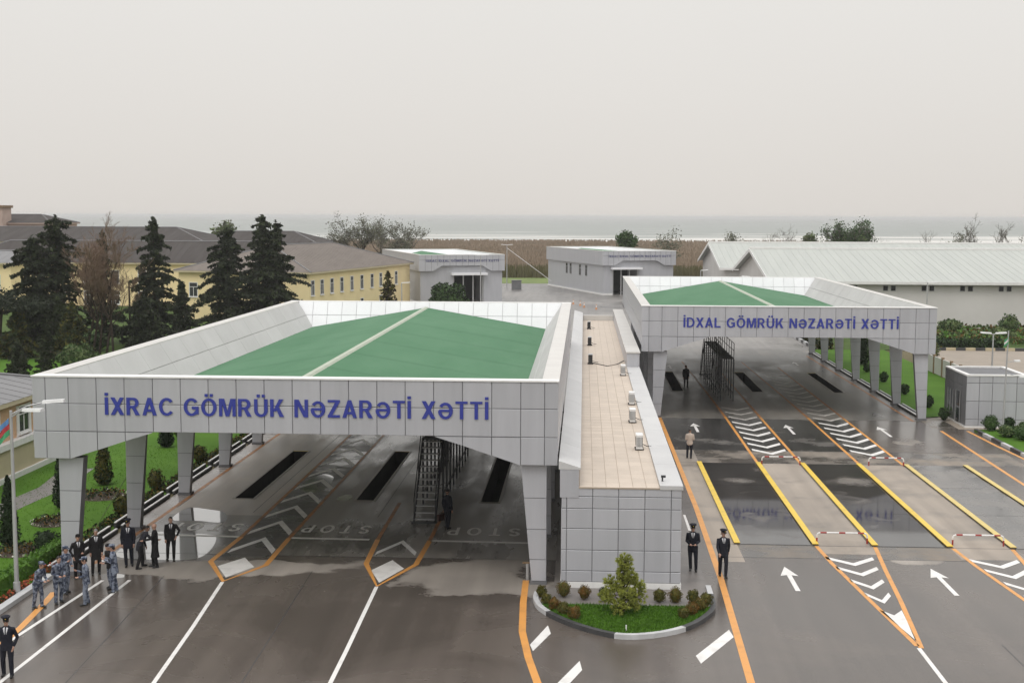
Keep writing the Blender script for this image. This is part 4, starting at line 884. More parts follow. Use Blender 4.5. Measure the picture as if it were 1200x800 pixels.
lamp_head(t, (1.05, .3, 6.98), (1, .15, .06)); lamp_head(t, (.55, -.2, 6.76), (1, -.15, .03))
def flag(name, loc, label, sc=1.0, cols=('flag_blue', 'flag_red', 'flag_green')):
    t = thing('flag', label, 'flag', loc)
    for k, m_ in enumerate(cols):
        mb = MB(); n = 6; g = []
        for j in range(2):
            for i in range(n+1):
                s = i/n; g.append((-s*.5*sc, .07*sin(s*7+k)*sc, (-.28*(k+j) - s*.5)*sc))
        mb.add(g, [(i, i+1, n+2+i, n+1+i) for i in range(n)]); mb.add([(p[0], p[1]+.006, p[2]) for p in g], [(i, n+1+i, n+2+i, i+1) for i in range(n)]); mb.build('stripe', m_, t)
    return t
flag('flag', (-20.42, 44.05, 6.5), 'blue, red and green flag hanging at the left lamp post', .75)
flag('flag', (-21.35, 44.6, 5.9), 'second drooping flag at the left edge, beyond the lamp post')
t = thing('flag_pole', 'thin pole at the left edge carrying a drooping flag', 'flag pole', (-21.3, 44.6, 0)); MB().tube([(0, 0, 0), (0, 0, 6.0)], [.04, .025], 8).build('pole', 'galv', t)
t = thing('street_lamp', 'lamp post with two opposite white heads rising behind the flat silver booth', 'street lamp', (29.3, 93, 0))
MB().tube([(0, 0, 0), (0, 0, 5.45)], [.07, .05], 8).build('pole', 'galv', t)
for s in (-1, 1): MB().tube([(0, 0, 5.4), (s*.2, 0, 5.5)], .03, 6).build('arm', 'galv', t); lamp_head(t, (s*.15, 0, 5.46), (s, 0, .06), .75)
t = thing('street_lamp', 'slim pole standing in the green bed in front of the flat silver booth', 'street lamp', (26.75, 82.3, 0))
MB().tube([(0, 0, 0), (.12, 0, 6.6)], [.07, .04], 8).build('pole', 'galv', t); MB().tube([(0, 0, 0), (0, 0, .45)], .12, 8).build('base_sleeve', 'lampwhite', t)
MB().tube([(.08, 0, 4.6), (.6, -.1, 4.7)], .02, 5).build('arm', 'galv', t); lamp_head(t, (.5, -.1, 4.66), (1, 0, .05), .35); MB().tube([(.07, 0, 3.9), (.9, -.1, 3.7)], .02, 5).build('arm', 'galv', t); lamp_head(t, (.85, -.1, 3.66), (1, 0, .05), .35)
flag('flag', (26.9, 82.25, 6.3), 'small green and white flag on the slim pole before the silver booth', .55, ('flag_green', 'white', 'flag_green'))
def far_lamp(x, y, h, label, heads):
    t = thing('street_lamp', label, 'street lamp', (x, y, 0), group='street lamps far behind the canopies'); MB().tube([(0, 0, 0), (0, 0, h)], [.1, .07], 6).build('pole', 'galv', t)
    for s in heads: lamp_head(t, (0, 0, h-.05), (s, 0, .06), 1.1)
far_lamp(-14.9, 248, 8.2, 'double headed lamp post before the brown reed bed', (-1, 1)); far_lamp(-14.6, 181, 8.2, 'double headed lamp post in front of the far left hall gate', (-1, 1))
far_lamp(17.4, 192, 5.8, 'lamp post left of the white gabled warehouse', (1,)); far_lamp(39.6, 150, 6.3, 'thin lamp post against the long warehouse wall', (1,)); far_lamp(-24.3, 170, 4.8, 'lamp post with white head beside the yellow building corner', (1,)); far_lamp(21.6, 168, 6, 'lamp post before the nearer warehouse gable', (-1,))
t = thing('stay_cable', 'pale cable slanting from the far lamp post down to the grass', 'cable', (-14.9, 248, 0)); MB().tube([(0, 0, 7.6), (8.6, 1, 1.2)], .05, 4).build('cable', 'lampwhite', t)

# ------------------------------------------------------------------ right side: lawn, bed, booth, fence, hedge, parking
kr = thing('roadside_kerb', 'pale kerb line between the outer columns of the far right canopy and its lawn', 'kerb', (22.95, 87, 0))
for k in range(6):
    y0, y1 = k*7.05+.85, (k+1)*7.05
    MB().box(.02, .16, y0, y1, 0, .15).build('kerb_stone', 'kerb_b', kr); MB().box(.03, .15, y0, y1, .151, .19).build('kerb_top', 'white', kr)
    MB().box(.30, .42, y0, y1, 0, .24).build('kerb_stone', 'kerb_w', kr)
lawnR = MB().quad((23.35, 88.5, .05), (31, 92, .05), (31.2, 134, .05), (23.35, 134, .05)).build('lawn', 'lawn'); tag(lawnR, kind='structure')
bedR = MB().prism([(25.55, 72), (25.25, 83.2), (30.5, 84.2), (34, 72)], .0, .12).build('planting_bed', 'lawn'); tag(bedR, kind='structure')
kb = thing('bed_kerb', 'kerb of pale and dark stones along the green bed before the silver booth', 'kerb', (25.45, 72, 0))
for k in range(7):
    a = Vector((.07, -.3, 0)).lerp(Vector((-.2, 11.3, 0)), k/7+.004); b = Vector((.07, -.3, 0)).lerp(Vector((-.2, 11.3, 0)), (k+1)/7-.004); w_ = Vector((.22, 0, 0)); u_ = Vector((0, 0, .17))
    MB().hexa([a, a+w_, b+w_, b, a+u_, a+w_+u_, b+w_+u_, b+u_]).build('kerb_stone', 'kerb_w' if k % 2 else 'kerb_b', kb)
for i, (x, y, r_, h, m_, lb) in enumerate([(26.2, 83.0, .5, .95, 'leafy', 'rounded green bush at the booth end of the roadside bed'), (26.5, 80.6, .6, .75, 'leafy_pale', 'bright spreading bush in front of the slim pole'), (27.3, 79.5, .8, .9, 'leafy', 'wide green bush in the middle of the roadside bed'),
        (27.9, 81.5, .6, .8, 'leafy_pale', 'pale green bush behind the slim pole in the roadside bed'), (28.0, 77.2, .8, .8, 'leafy', 'green bush nearest the right edge of the roadside bed'), (27.4, 83.0, .35, .9, 'leafy_dark', 'small dark bush against the booth wall')]):
    shrub(x, y, .1, r_, h, m_, lb, 'bushes in the bed before the booth', seed=70+i, n=900, leaf=.06, m2='leafy')
for i, (x, y, lb) in enumerate([(25.0, 93.3, 'round bush between the two nearest columns of the right canopy'), (25.0, 100.2, 'round bush between the second and third right canopy columns'), (25.1, 107.7, 'round bush between the third and fourth right canopy columns'), (24.5, 87.5, 'round dark bush just right of the nearest right canopy column'), (25.2, 114.5, 'round bush between the fourth and fifth right canopy columns')]):
    shrub(x, y, .04, .36, .85, 'leafy_dark', lb, 'bushes along the right canopy columns', seed=80+i, n=700, leaf=.06, m2='leafy')
shrub(26.0, 120, .04, .7, 4.2, 'leafy_dark', 'tall dark conifer shrub behind the right canopy columns', None, 'cone', seed=90, n=1200, leaf=.1, cat='thuja', name='thuja')
shrub(31.3, 117.5, .3, 1.0, 2.6, 'leafy_pale', 'yellow green bush at the corner of the parking, right of the far canopy', None, seed=91, n=900, leaf=.1, m2='olive')
# booth
t = thing('guard_booth', 'flat roofed silver booth with dark side wall behind the green bed', 'building', (25.1, 84.7, 0))
w_, d_, h_ = 3.95, 5.0, 3.45
MB().box(.03, w_-.03, .03, d_-.03, .12, h_-.05).build('wall', 'joint', t); MB().box(-.03, w_+.03, -.03, d_+.03, 0, .119).build('plinth', 'white', t)
bxs = [0, .84, 1.68, 2.52, 3.24, w_]; bzs = [.13, .55, 1.75, 2.95, h_]
for i in range(5):
    for k in range(4): slab('panel', t, (bxs[i], .03, bzs[k]), (1, 0, 0), (0, 0, 1), bxs[i+1]-bxs[i], bzs[k+1]-bzs[k], .03, 'clad', gap=.035)
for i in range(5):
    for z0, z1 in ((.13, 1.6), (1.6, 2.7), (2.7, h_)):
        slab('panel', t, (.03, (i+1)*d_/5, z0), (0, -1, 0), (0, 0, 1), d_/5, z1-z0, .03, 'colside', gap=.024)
dr = MB().box(-.05, -.001, 1.2, 2.1, .14, 2.2).build('door', 'glass', t); MB().box(-.07, -.051, 1.1, 1.2, .14, 2.25).build('frame', 'galv', dr); MB().box(-.07, -.051, 2.1, 2.2, .14, 2.25).build('frame', 'galv', dr)
wn = MB().box(-.05, -.001, 2.8, 4.0, .7, 2.1).build('window', 'glass', t)
for yy in (2.75, 3.4, 4.0): MB().box(-.07, -.051, yy, yy+.07, .65, 2.15).build('frame', 'galv', wn)
for a in ((-.03, w_+.03, -.03, .28), (-.03, w_+.03, d_-.25, d_+.03), (-.03, .28, .282, d_-.252), (w_-.28, w_+.03, .282, d_-.252)): MB().box(*a, h_-.04, h_+.06).build('coping', 'white', t)
MB().box(.27, w_-.27, .27, d_-.24, h_-.3, h_-.25).build('roof', 'greyroof', t)
# fence with brown posts in front of the parking terrace
t = thing('panel_fence', 'pale panel fence with brown posts below the beige parking', 'fence', (30.9, 103.5, 0))
for k in range(6):
    y = k*2.6
    MB().box(-.1, .1, y-.14, y+.14, 0, 1.75).build('post', 'brick', t); MB().box(-.05, .05, y+.145, y+2.455, .12, 1.6).build('panel', 'whwall', t)
park = MB().prism([(31.3, 112), (60, 112), (60, 134), (34.5, 134), (32.2, 122)], .0, .06).build('parking_ground', 'parking'); tag(park, kind='structure')
kp = thing('striped_kerb', 'striped cream and dark kerb along the far side of the beige parking', 'kerb', (34.5, 134.05, 0))
for k in range(26): MB().box(k+.01, k+.99, 0, .3, 0, .34).build('kerb_stone', 'kerb_y' if k % 2 else 'kerb_b', kp)
kq = thing('striped_kerb', 'striped pale and dark kerb along the road behind the far right canopy', 'kerb', (24.1, 134, 0))
for k in range(14): MB().box(-.15, .15, k*1.6+.01, k*1.6+1.59, 0, .3).build('kerb_stone', 'kerb_w' if k % 2 else 'kerb_b', kq)
hedge(36, 43.3, 134.8, 136.4, .95, 'long dark hedge behind the striped parking kerb', 2600, ['leafy_dark', 'leafy_dark', 'leafy'], .14, 4)
hedge(24.7, 26, 135, 156, .9, 'low dark hedge beside the striped kerb behind the far canopy', 2200, ['leafy_dark', 'olive'], .14, 5)
gar = MB().quad((26, 134.4, .03), (62, 134.4, .03), (62, 161.6, .03), (26, 161.6, .03)).build('garden_ground', 'lawn_far'); tag(gar, kind='structure')
border('undergrowth', 36, 60, 140, 160, .0, .8, 5200, ['leafy', 'leafy_pale', 'leafy_fresh', 'rusty'], leaf=.2, seed=7)
for i, (x, y, r_, h, m_, lb) in enumerate([(43.9, 155, 1.4, 1.7, 'leafy', 'dark green rounded tree left of the two before the warehouse wall'), (50.2, 153.5, 1.1, 2.3, 'leafy', 'peaked green shrub behind the double headed lamp'), (39.5, 150, .9, 1.3, 'olive', 'small bush behind the long dark hedge'), (54, 148, 1.3, 1.6, 'leafy', 'green bush at the right edge before the warehouse'), (47, 147, 1.4, 1.3, 'leafy_pale', 'pale bush right of the long dark hedge')]):
    shrub(x, y, 0, r_, h, m_, lb, 'shrubs before the warehouse', seed=100+i, n=900, leaf=.15, m2='leafy_pale')

# ------------------------------------------------------------------ buildings
def window(t, P, u, w, h, frame='white', pane='glass', ft=.09, sill=None, bars=1):
    """a window on a wall: frame (part) with pane and glazing bars; u = wall direction, normal = u x z"""
    u = Vector(u).normalized(); z = Vector((0, 0, 1)); n = u.cross(z); mtx = Matrix(((u.x, -n.x, 0, P[0]), (u.y, -n.y, 0, P[1]), (0, 0, 1, P[2]), (0, 0, 0, 1)))
    mb = MB(); mb.box(-ft, 0, -.06, .05, -ft, h+ft).box(w, w+ft, -.06, .05, -ft, h+ft).box(0, w, -.06, .05, -ft, 0).box(0, w, -.06, .05, h, h+ft)
    if bars: mb.box(w/2-.03, w/2+.03, -.05, .04, 0, h*.68).box(0, w, -.052, .042, h*.68, h*.68+.06)
    o = mb.build('window', frame, t); o.matrix_local = mtx
    MB().box(0, w, -.02, .03, 0, h).build('pane', pane, o)
    if sill: MB().box(-ft*1.6, w+ft*1.6, -.16, -.0605, -ft-.07, -ft).build('sill', sill, o)
    return o
def house(name, label, cat, ox, oy, rz, w, d, h, rh, wall, roof, hip=(0, 0), ridge='y', ov=.5, wins=(), group=None, base=None, cornice='sand'):
    t = thing(name, label, cat, (ox, oy, 0), rz, group)
    MB().box(0, w, 0, d, 0, h).build('wall', wall, t)
    if base: MB().box(-.06, w+.06, -.06, d+.06, 0, base[0]).build('plinth', base[1], t)
    a, b, c, e_ = -ov, w+ov, -ov, d+ov; z0, z1 = h+.02, h+rh
    if ridge == 'y': r1, r2 = ((a+b)/2, c+hip[0], z1), ((a+b)/2, e_-hip[1], z1)
    else: r1, r2 = (a+hip[0], (c+e_)/2, z1), (b-hip[1], (c+e_)/2, z1)
    p = [(a, c, z0), (b, c, z0), (b, e_, z0), (a, e_, z0)]
    mb = MB()
    if ridge == 'y': fs = [[p[1], p[2], r2, r1], [p[3], p[0], r1, r2], [p[0], p[1], r1], [p[2], p[3], r2]]
    else: fs = [[p[0], p[1], r2, r1], [p[2], p[3], r1, r2], [p[1], p[2], r2], [p[3], p[0], r1]]
    for q_ in fs: mb.add(q_, [tuple(range(len(q_)))])
    mb.add([p[3], p[2], p[1], p[0]], [(0, 1, 2, 3)])
    ro = mb.build('roof', roof, t)
    # ribs of the sheet roof on the two long slopes
    rb = MB()
    for s in (0, 1):
        q_ = [Vector(x) for x in fs[s]]; n = int((q_[1]-q_[0]).length/1.1)
        nn = (q_[1]-q_[0]).cross(q_[3]-q_[0]).normalized()*.022
        for k in range(1, n):
            f_ = k/n; x0 = q_[0].lerp(q_[1], f_)
            ln = (q_[1]-q_[0]).length; s0 = (q_[3]-q_[0]).dot((q_[1]-q_[0]).normalized())/ln; s1 = (q_[2]-q_[0]).dot((q_[1]-q_[0]).normalized())/ln
            m_ = 1.0
            if f_ < s0: m_ = f_/s0 if s0 > 0 else 1
            if f_ > s1: m_ = (1-f_)/(1-s1)
            up = (q_[3]-q_[0])-(q_[1]-q_[0])*s0; x1 = x0+up*m_; e2 = (q_[1]-q_[0]).normalized()*.05
            rb.hexa([x0-e2, x0+e2, x1+e2, x1-e2, x0-e2+nn, x0+e2+nn, x1+e2+nn, x1-e2+nn])
    if rb.v: tag(rb.build('roof_rib', roof, ro), kind='stuff')
    MB().box(a+.02, b-.02, c+.02, e_-.02, h-.22, h+.01).build('eaves', cornice, t)
    for k, l_ in ((0, 1), (1, 2), (2, 3), (3, 0)):
        pass
    for (r_, q_) in ((r1, p[0]), (r1, p[1] if ridge == 'y' else p[3]), (r2, p[2]), (r2, p[3] if ridge == 'y' else p[1])):
        MB().tube([Vector(q_)+Vector((0, 0, .03)), Vector(r_)+Vector((0, 0, .03))], .09, 5).build('hip_cap', 'greyroof', ro)
    if (Vector(r2)-Vector(r1)).length > .5: MB().tube([Vector(r1)+Vector((0, 0, .03)), Vector(r2)+Vector((0, 0, .03))], .1, 5).build('ridge_cap', 'greyroof', ro)
    for (face, s, z, ww, wh) in wins:
        if face == 'f': window(t, (s, -.0, z), (1, 0, 0), ww, wh, sill='white')
        elif face == 'r': window(t, (w, s, z), (0, 1, 0), ww, wh, sill='white')
    return t
house('yellow_building', 'long yellow building with taupe hipped roof and a row of tall windows', 'building', -53.3, 166, radians(-12.5), 18.7, 37, 6.45, 3.2, 'yellowwall', 'brownroof', (9, 9), 'y',
      wins=[('f', x, 3.1, 1.1, 1.75) for x in (1.6, 6.2, 10.6)]+[('r', s, 3.5, .95, 1.85) for s in (.5, 3.4, 6.6, 9.9, 13.4, 17, 20.8, 24.2, 30.5)]+[('r', s, .6, .95, 1.5) for s in (3.4, 9.9, 17, 24.2)])
house('yellow_building', 'two storey yellow building with long dark grey roof behind the conifers', 'building', -96, 190, 0, 50, 16, 6.5, 3.1, 'yellowwall', 'slate', (6, 6), 'x',
      wins=[('f', 50-21.2-4.2*k, z, 1.2, 1.9) for k in range(7) for z in (.3, 3.4)])
house('yellow_building', 'yellow wing with pale grey roof at the left edge behind the umbrella tree', 'building', -92, 176, 0, 11.5, 10, 6.9, 1.6, 'yellowwall', 'greyroof', (5, 2), 'x', wins=[('f', x, 3.2, 1.3, 2.0) for x in (3, 8.6)])
house('roofed_hall', 'low hall with broad dark hipped roof behind the long yellow building', 'building', -135, 228, 0, 66, 20, 9.0, 2.4, 'sand', 'slate', (8, 8), 'x', cornice='greyroof')
house('roofed_hall', 'small hall with dark hipped roof seen between the conifers and the shore', 'building', -72.5, 240, 0, 21.5, 16, 8.6, 2.0, 'sand', 'slate', (5, 6), 'x', cornice='greyroof')
t = house('pink_building', 'pale pink building with dark roof and tower at the far left', 'building', -130, 252, 0, 23, 14, 12.0, 1.7, 'pink', 'slate', (5, 5), 'x', cornice='pink')
MB().box(10.6, 14.4, -2.2, 1.8, 0, 15.0).build('tower', 'pink', t); MB().box(10.3, 14.7, -2.5, 2.1, 15.001, 15.5).build('tower_cap', 'brick', t)
# peach building at the left edge
t = house('peach_building', 'peach and sand coloured building with grey roof at the left edge', 'building', -44, 52, 0, 14.2, 19.5, 4.1, 1.6, 'peach', 'greyroof', (6, 6), 'y', .45, wins=[('r', s, 2.25, 1.15, 1.3) for s in (2.6, 6.2, 9.8, 13.45)])
MB().box(-.2, 14.45, -.25, 19.75, 0, 1.68).build('lower_wall', 'sand', t); MB().box(-.3, 14.62, -.4, 19.9, 1.681, 2.0).build('ledge', 'white', t); MB().box(-.3, 14.6, -.4, 19.9, 0, .3).build('plinth', 'white', t)
for s in (2.6, 6.2, 9.8, 13.45): MB().box(14.201, 14.26, s-.28, s-.1, 2.01, 3.65).build('pilaster', 'white', t); MB().box(14.201, 14.26, s+1.25, s+1.43, 2.01, 3.65).build('pilaster', 'white', t)
# far inspection halls
def hall(ox, oy, label, gx0, gx1, gz, slits):
    t = thing('inspection_hall', label, 'building', (ox, oy, 0), radians(18.5), 'far silver inspection halls'); w, d, z = 13.7, 34, 7.67
    MB().box(.3, gx0, .5, d-.3, .3, 5.9).build('wall', 'clad', t); MB().box(gx1, w-.3, .5, d-.3, .3, 5.9).build('wall', 'clad', t); MB().box(gx0, gx1, .5, d-.3, gz, 5.9).build('wall', 'clad', t)
    MB().box(gx0, gx1, 6, 6.2, .3, gz).build('gate_shade', 'dark', t)  # near-black sheet standing in for the shade inside the gate
    MB().box(.22, gx0, .42, d-.2, 0, .3).build('plinth', 'white', t); MB().box(gx1, w-.22, .42, d-.2, 0, .3).build('plinth', 'white', t)
    mb = MB(); xs = [0, 2.2, 3.6, 10.1, 11.5, w]; zz = lambda x: 5.2 if x <= 2.2 or x >= 11.5 else 6.0
    for a, b in zip(xs, xs[1:]): mb.hexa([(a, 0, zz(a)), (b, 0, zz(b)), (b, .45, zz(b)), (a, .45, zz(a)), (a, 0, z), (b, 0, z), (b, .45, z), (a, .45, z)])
    mb.build('fascia', 'clad', t)
    g = MB()
    for k in range(1, 14): g.box(k*.98-.02, k*.98+.02, -.012, -.001, zz(k*.98)+.02, z-.02)
    g.box(.02, w-.02, -.013, -.002, 6.9, 6.93); g.build('fascia_joint', 'joint', t)
    MB().box(0, .45, .452, d, 5.2, z).build('side_fascia', 'clad', t); MB().box(w-.45, w, .452, d, 5.2, z).build('side_fascia', 'clad', t); MB().box(.451, w-.451, d-.4, d, 5.2, z).build('rear_fascia', 'clad', t)
    m2 = MB(); m2.quad((.45, .5, z-.02), (.45, d-.4, z-.02), (1.7, d-1.2, 6.2), (1.7, .6, 6.2)); m2.quad((w-.45, d-.4, z-.02), (w-.45, .5, z-.02), (w-1.7, .6, 6.2), (w-1.7, d-1.2, 6.2)); m2.quad((.45, d-.4, z-.02), (w-.45, d-.4, z-.02), (w-1.7, d-1.4, 6.2), (1.7, d-1.4, 6.2)); m2.build('parapet', 'clad_pale_lit', t)
    m2 = MB(); m2.quad((1.6, .5, 6.2), (w/2, .5, 7.45), (w/2, d-1.2, 7.45), (1.6, d-1.2, 6.2)); m2.quad((w/2, .5, 7.45), (w-1.6, .5, 6.2), (w-1.6, d-1.2, 6.2), (w/2, d-1.2, 7.45)); m2.build('roof', 'green', t)
    MB().box(-.03, w+.03, -.03, .47, z, z+.08).build('coping', 'white', t); MB().box(-.03, .47, .472, d, z, z+.08).build('coping', 'coping', t); MB().box(w-.47, w+.03, .472, d, z, z+.08).build('coping', 'coping', t); MB().box(.472, w-.472, d-.42, d+.02, z, z+.08).build('coping', 'white', t)
    letters('İXRAC İDXAL GÖMRÜK NƏZARƏTİ XƏTTİ', t, 'letter', (1.1, -.02, 6.62), (1, 0, 0), (0, 0, 1), 11.6, .36, 'blue_hazed')
    for s in slits: window(t, (.3, d-s, 3.0), (0, -1, 0), 1.1, 1.9, 'galv', ft=.06)
    for x in np.linspace(gx0+.1, gx1-.1, 4): MB().box(x-.09, x+.09, .6, .8, 0, gz).build('gate_post', 'galv', t)
    MB().box(gx0-.4, gx1+.4, -.6, .498, gz, gz+.35).build('gate_canopy', 'clad_pale_lit', t)
    return t
hall(-25.4, 196.6, 'far silver hall right of the yellow building with open gate and green roof', 5.5, 10.4, 4.55, (8, 14))
hall(3.3, 224, 'far silver hall before the reeds, with slit windows on its long side', 2.0, 6.8, 4.5, (12, 14.4, 20, 23.6))
for i, (x, y, lb) in enumerate([(-1.6, 201, 'leftmost orange and white traffic cone before the far right hall'), (-.5, 198, 'second traffic cone from the left before the far right hall'), (.1, 194, 'third traffic cone from the left before the far right hall'), (1.9, 190, 'rightmost traffic cone, nearest the gate of the far right hall')]):
    t = thing('traffic_cone', lb, 'traffic cone', (x, y, 0), group='traffic cones before the far hall'); t.scale = (.8, .8, .75)
    MB().box(-.25, .25, -.25, .25, .001, .05).build('base', 'conew', t); MB().lathe([(.2, .051), (.13, .45)], n=8).build('lower_cone', 'conew', t); MB().lathe([(.128, .451), (.09, .75)], n=8).build('band', 'white', t); MB().lathe([(.088, .751), (.04, 1.0)], n=8).build('tip', 'conew', t)
# warehouses
def warehouse(ox, oy, w, d, h, rh, label, wins):
    t = thing('warehouse', label, 'warehouse', (ox, oy, 0), group='white warehouses by the shore')
    mb = MB(); mb.box(0, w, 0, d, 0, h-.02); mb.add([(0, 0, h-.02), (0, d, h-.02), (0, d/2, h+rh-.15)], [(0, 2, 1)]); mb.add([(w, 0, h-.02), (w, d, h-.02), (w, d/2, h+rh-.15)], [(0, 1, 2)]); mb.build('wall', 'whwall', t)
    a, b = -.9, w+.6; sl = rh/(d/2); c = -.7
    for s in (0, 1):
        y0, y1 = (c, d/2) if s == 0 else (d-c, d/2); z0 = h+sl*c; z1 = h+rh
        q_ = [(a, y0, z0), (b, y0, z0), (b, y1, z1), (a, y1, z1)]
        mb = MB(); mb.hexa([(x, y, z+.01) for x, y, z in q_]+[(x, y, z+.13) for x, y, z in q_] if s == 0 else [(x, y, z+.01) for x, y, z in q_[::-1]]+[(x, y, z+.13) for x, y, z in q_[::-1]]); rs_ = mb.build('roof_slope', 'whroof', t)
        rb = MB()
        for k in range(int((b-a)/1.0)):
            x = a+.5+k*1.0; rb.hexa([(x-.04, y0, z0+.13), (x+.04, y0, z0+.13), (x+.04, y1, z1+.13), (x-.04, y1, z1+.13), (x-.04, y0, z0+.155), (x+.04, y0, z0+.155), (x+.04, y1, z1+.155), (x-.04, y1, z1+.155)])
        tag(rb.build('roof_rib', 'whroof', rs_), kind='stuff')
        MB().hexa([(a-.06, y0, z0-.3), (a, y0, z0-.3), (a, y1, z1-.3), (a-.06, y1, z1-.3), (a-.06, y0, z0+.16), (a, y0, z0+.16), (a, y1, z1+.16), (a-.06, y1, z1+.16)]).build('verge_board', 'white', t)
    MB().box(a, b, c-.12, c-.01, h+sl*c-.18, h+sl*c+.16).build('gutter', 'white', t)
    MB().box(a, b, d/2-.25, d/2+.25, h+rh+.1, h+rh+.36).build('ridge_vent', 'white', t)
    for x in wins:
        for k in (0, .95): window(t, (x+k, -.0, 4.65), (1, 0, 0), .55, .6, 'galv', 'dark', ft=.05, bars=0)
    return t
warehouse(24.0, 162, 66, 38, 5.75, 3.45, 'nearer long white warehouse with paired small windows', [3.9+4.72*k for k in range(13)])
warehouse(22.2, 203, 70, 38, 5.75, 3.45, 'farther white warehouse whose gable shows behind the nearer one', [4+9.4*k for k in range(7)])

# ------------------------------------------------------------------ trees
def conifer(name, label, x, y, h, r, seed, mats=('conifer', 'conifer2'), dens=1.0, base=.08, power=.8, group='dark conifers before the yellow buildings', cat='conifer', leaf=.26, spire=1.0, crook=.0):
    rs = np.random.RandomState(seed); t = thing(name, label, cat, (x, y, 0), group=group)
    MB().tube([(0, 0, 0), (crook, 0, h*.5), (0, 0, h*.97)], [h*.017+.06, h*.011+.04, .02], 7).build('trunk', 'bark', t)
    br = MB(); pts = []
    z = base*h; 
    while z < h*.975:
        f_ = z/h; n = 5 if f_ < .85 else 4
        for k in range(n):
            a = 2*pi*(k+rs.rand())/n; ln = r*((1-f_)**power)*rs.uniform(.35, 1.3)+.12
            if rs.rand() < .14: ln *= 1.35
            zz = z+rs.uniform(-.2, .2); P0 = np.array([crook*min(1, 2*f_, 2-2*f_), 0, zz]); d = np.array([cos(a), sin(a), 0])
            end = P0+d*ln+np.array([0, 0, -.12*ln+.10*ln*rs.randn()]); mid = P0+d*ln*.55+np.array([0, 0, .05*ln])
            br.tube([P0, mid, end], [.045, .03, .01], 3, caps=False)
            m_ = max(4, int(22*ln*dens)); s = rs.uniform(.12, 1.02, m_)
            q_ = P0+np.outer(s, end-P0)+np.outer(np.sin(s*pi)*.08*ln, [0, 0, 1]); sd = np.array([-d[1], d[0], 0]); q_ = q_+np.outer(rs.normal(size=m_)*.16*ln*(1.15-s), sd)+np.outer(-abs(rs.normal(size=m_))*.13, [0, 0, 1])
            pts.append(q_)
        z += h*.036*rs.uniform(.7, 1.4)*(1 if f_ < .8 else .6)
    n = int(60*spire); s = rs.uniform(.86, 1.0, n); pts.append(np.stack([rs.normal(size=n)*.35*(1.01-s)*3, rs.normal(size=n)*.35*(1.01-s)*3, s*h], 1))
    br.build('limbs', 'bark', t); p = np.concatenate(pts); c = cards(rs, p, leaf, squash=.42); k = rs.rand(len(p)) < .6
    quads_obj('crown', [c[k], c[~k]], list(mats), t); return t
conifer('conifer', 'broad dark conifer mass with spire, left of the bare brown tree', -54.6, 130, 13.6, 4.2, 11, power=.5, dens=1.7, spire=1.0)
conifer('conifer', 'bushy dark conifer leaning against the broad spired one at the left', -57.6, 131, 11.6, 3.3, 12, power=.35, dens=1.9, spire=.3)
conifer('conifer', 'dark conifer with narrow spire right behind the bare brown tree', -50.8, 133, 12.0, 2.3, 13, dens=.9)
conifer('conifer', 'single tall spruce in front of the long dark roof', -46.7, 137, 13.5, 3.0, 14, power=.55, dens=1.5)
conifer('conifer', 'small pointed spruce before the yellow end wall', -42.4, 133, 6.7, 1.6, 15, dens=1.2)
conifer('conifer', 'left of the two big conifers before the yellow end wall', -42.3, 150, 12.2, 4.2, 16, power=.5, dens=1.7)
conifer('conifer', 'tallest conifer beside the yellow end wall, right of its neighbour', -38.0, 150, 13.8, 5.2, 17, power=.66, dens=1.7)
conifer('conifer', 'second leader of the tall conifer mass by the yellow end wall', -37.0, 152.5, 13.2, 3.2, 18, power=.6, dens=1.5)
conifer('conifer', 'low dark conifer filling the gap under the tall spruce', -46.0, 131, 5.4, 2.3, 19, power=.5, dens=1.2, spire=.2)
conifer('conifer', 'low dark conifer between the small spruce and the canopy parapet', -43.9, 126, 4.2, 2.0, 20, power=.5, dens=1.3, spire=.2)
conifer('conifer', 'sparse brownish young conifer before the yellow side wall', -23.1, 150, 7.2, 1.7, 21, ('olive', 'bark'), .55, base=.15, group=None)
conifer('conifer', 'small dark conical conifer at the left edge of the far lawn', -45.4, 100, 3.6, 1.1, 22, ('conifer2', 'conifer'), 1.6, leaf=.16)
conifer('conifer', 'small dark conical conifer left of the pale round bush', -43.1, 100, 4.0, 1.0, 23, ('conifer2', 'conifer'), 1.6, leaf=.16)
conifer('conifer', 'dull green conifer under the broad spired one', -51.2, 122, 5.6, 1.7, 24, ('conifer2', 'conifer2'), 1.2)
conifer('conifer', 'dull green conifer right of the bare brown tree stem', -48.6, 119, 5.4, 1.9, 25, ('conifer2', 'olive'), 1.2)
conifer('conifer', 'grey green conifer left under the umbrella tree', -54.0, 119, 4.6, 1.9, 26, ('conifer2', 'olive'), 1.0)
shrub(-44.3, 109, 0, 1.7, 2.3, 'leafy', 'pale round bush above the parapet of the near canopy', None, seed=120, n=1600, leaf=.16, m2='leafy_pale')
shrub(-18.9, 176, 0, 2.6, 4.5, 'leafy_dark', 'big round green bush in front of the far left hall', None, seed=121, n=2200, leaf=.22, m2='leafy')
for i, (x, y, r_, h, m_, lb) in enumerate([(-58, 124, 1.6, 2.0, 'leafy', 'low green bush under the umbrella tree'), (-49.5, 126, 1.5, 1.9, 'conifer2', 'low dull bush at the foot of the bare brown tree'), (-42.5, 112, 1.1, 1.3, 'leafy_pale', 'small pale bush right of the bare brown stem'), (-60, 120, 2.0, 2.2, 'conifer2', 'dull bush at the left edge under the umbrella tree')]):
    shrub(x, y, 0, r_, h, m_, lb, 'low bushes on the far lawn', seed=130+i, n=900, leaf=.17, m2='leafy')
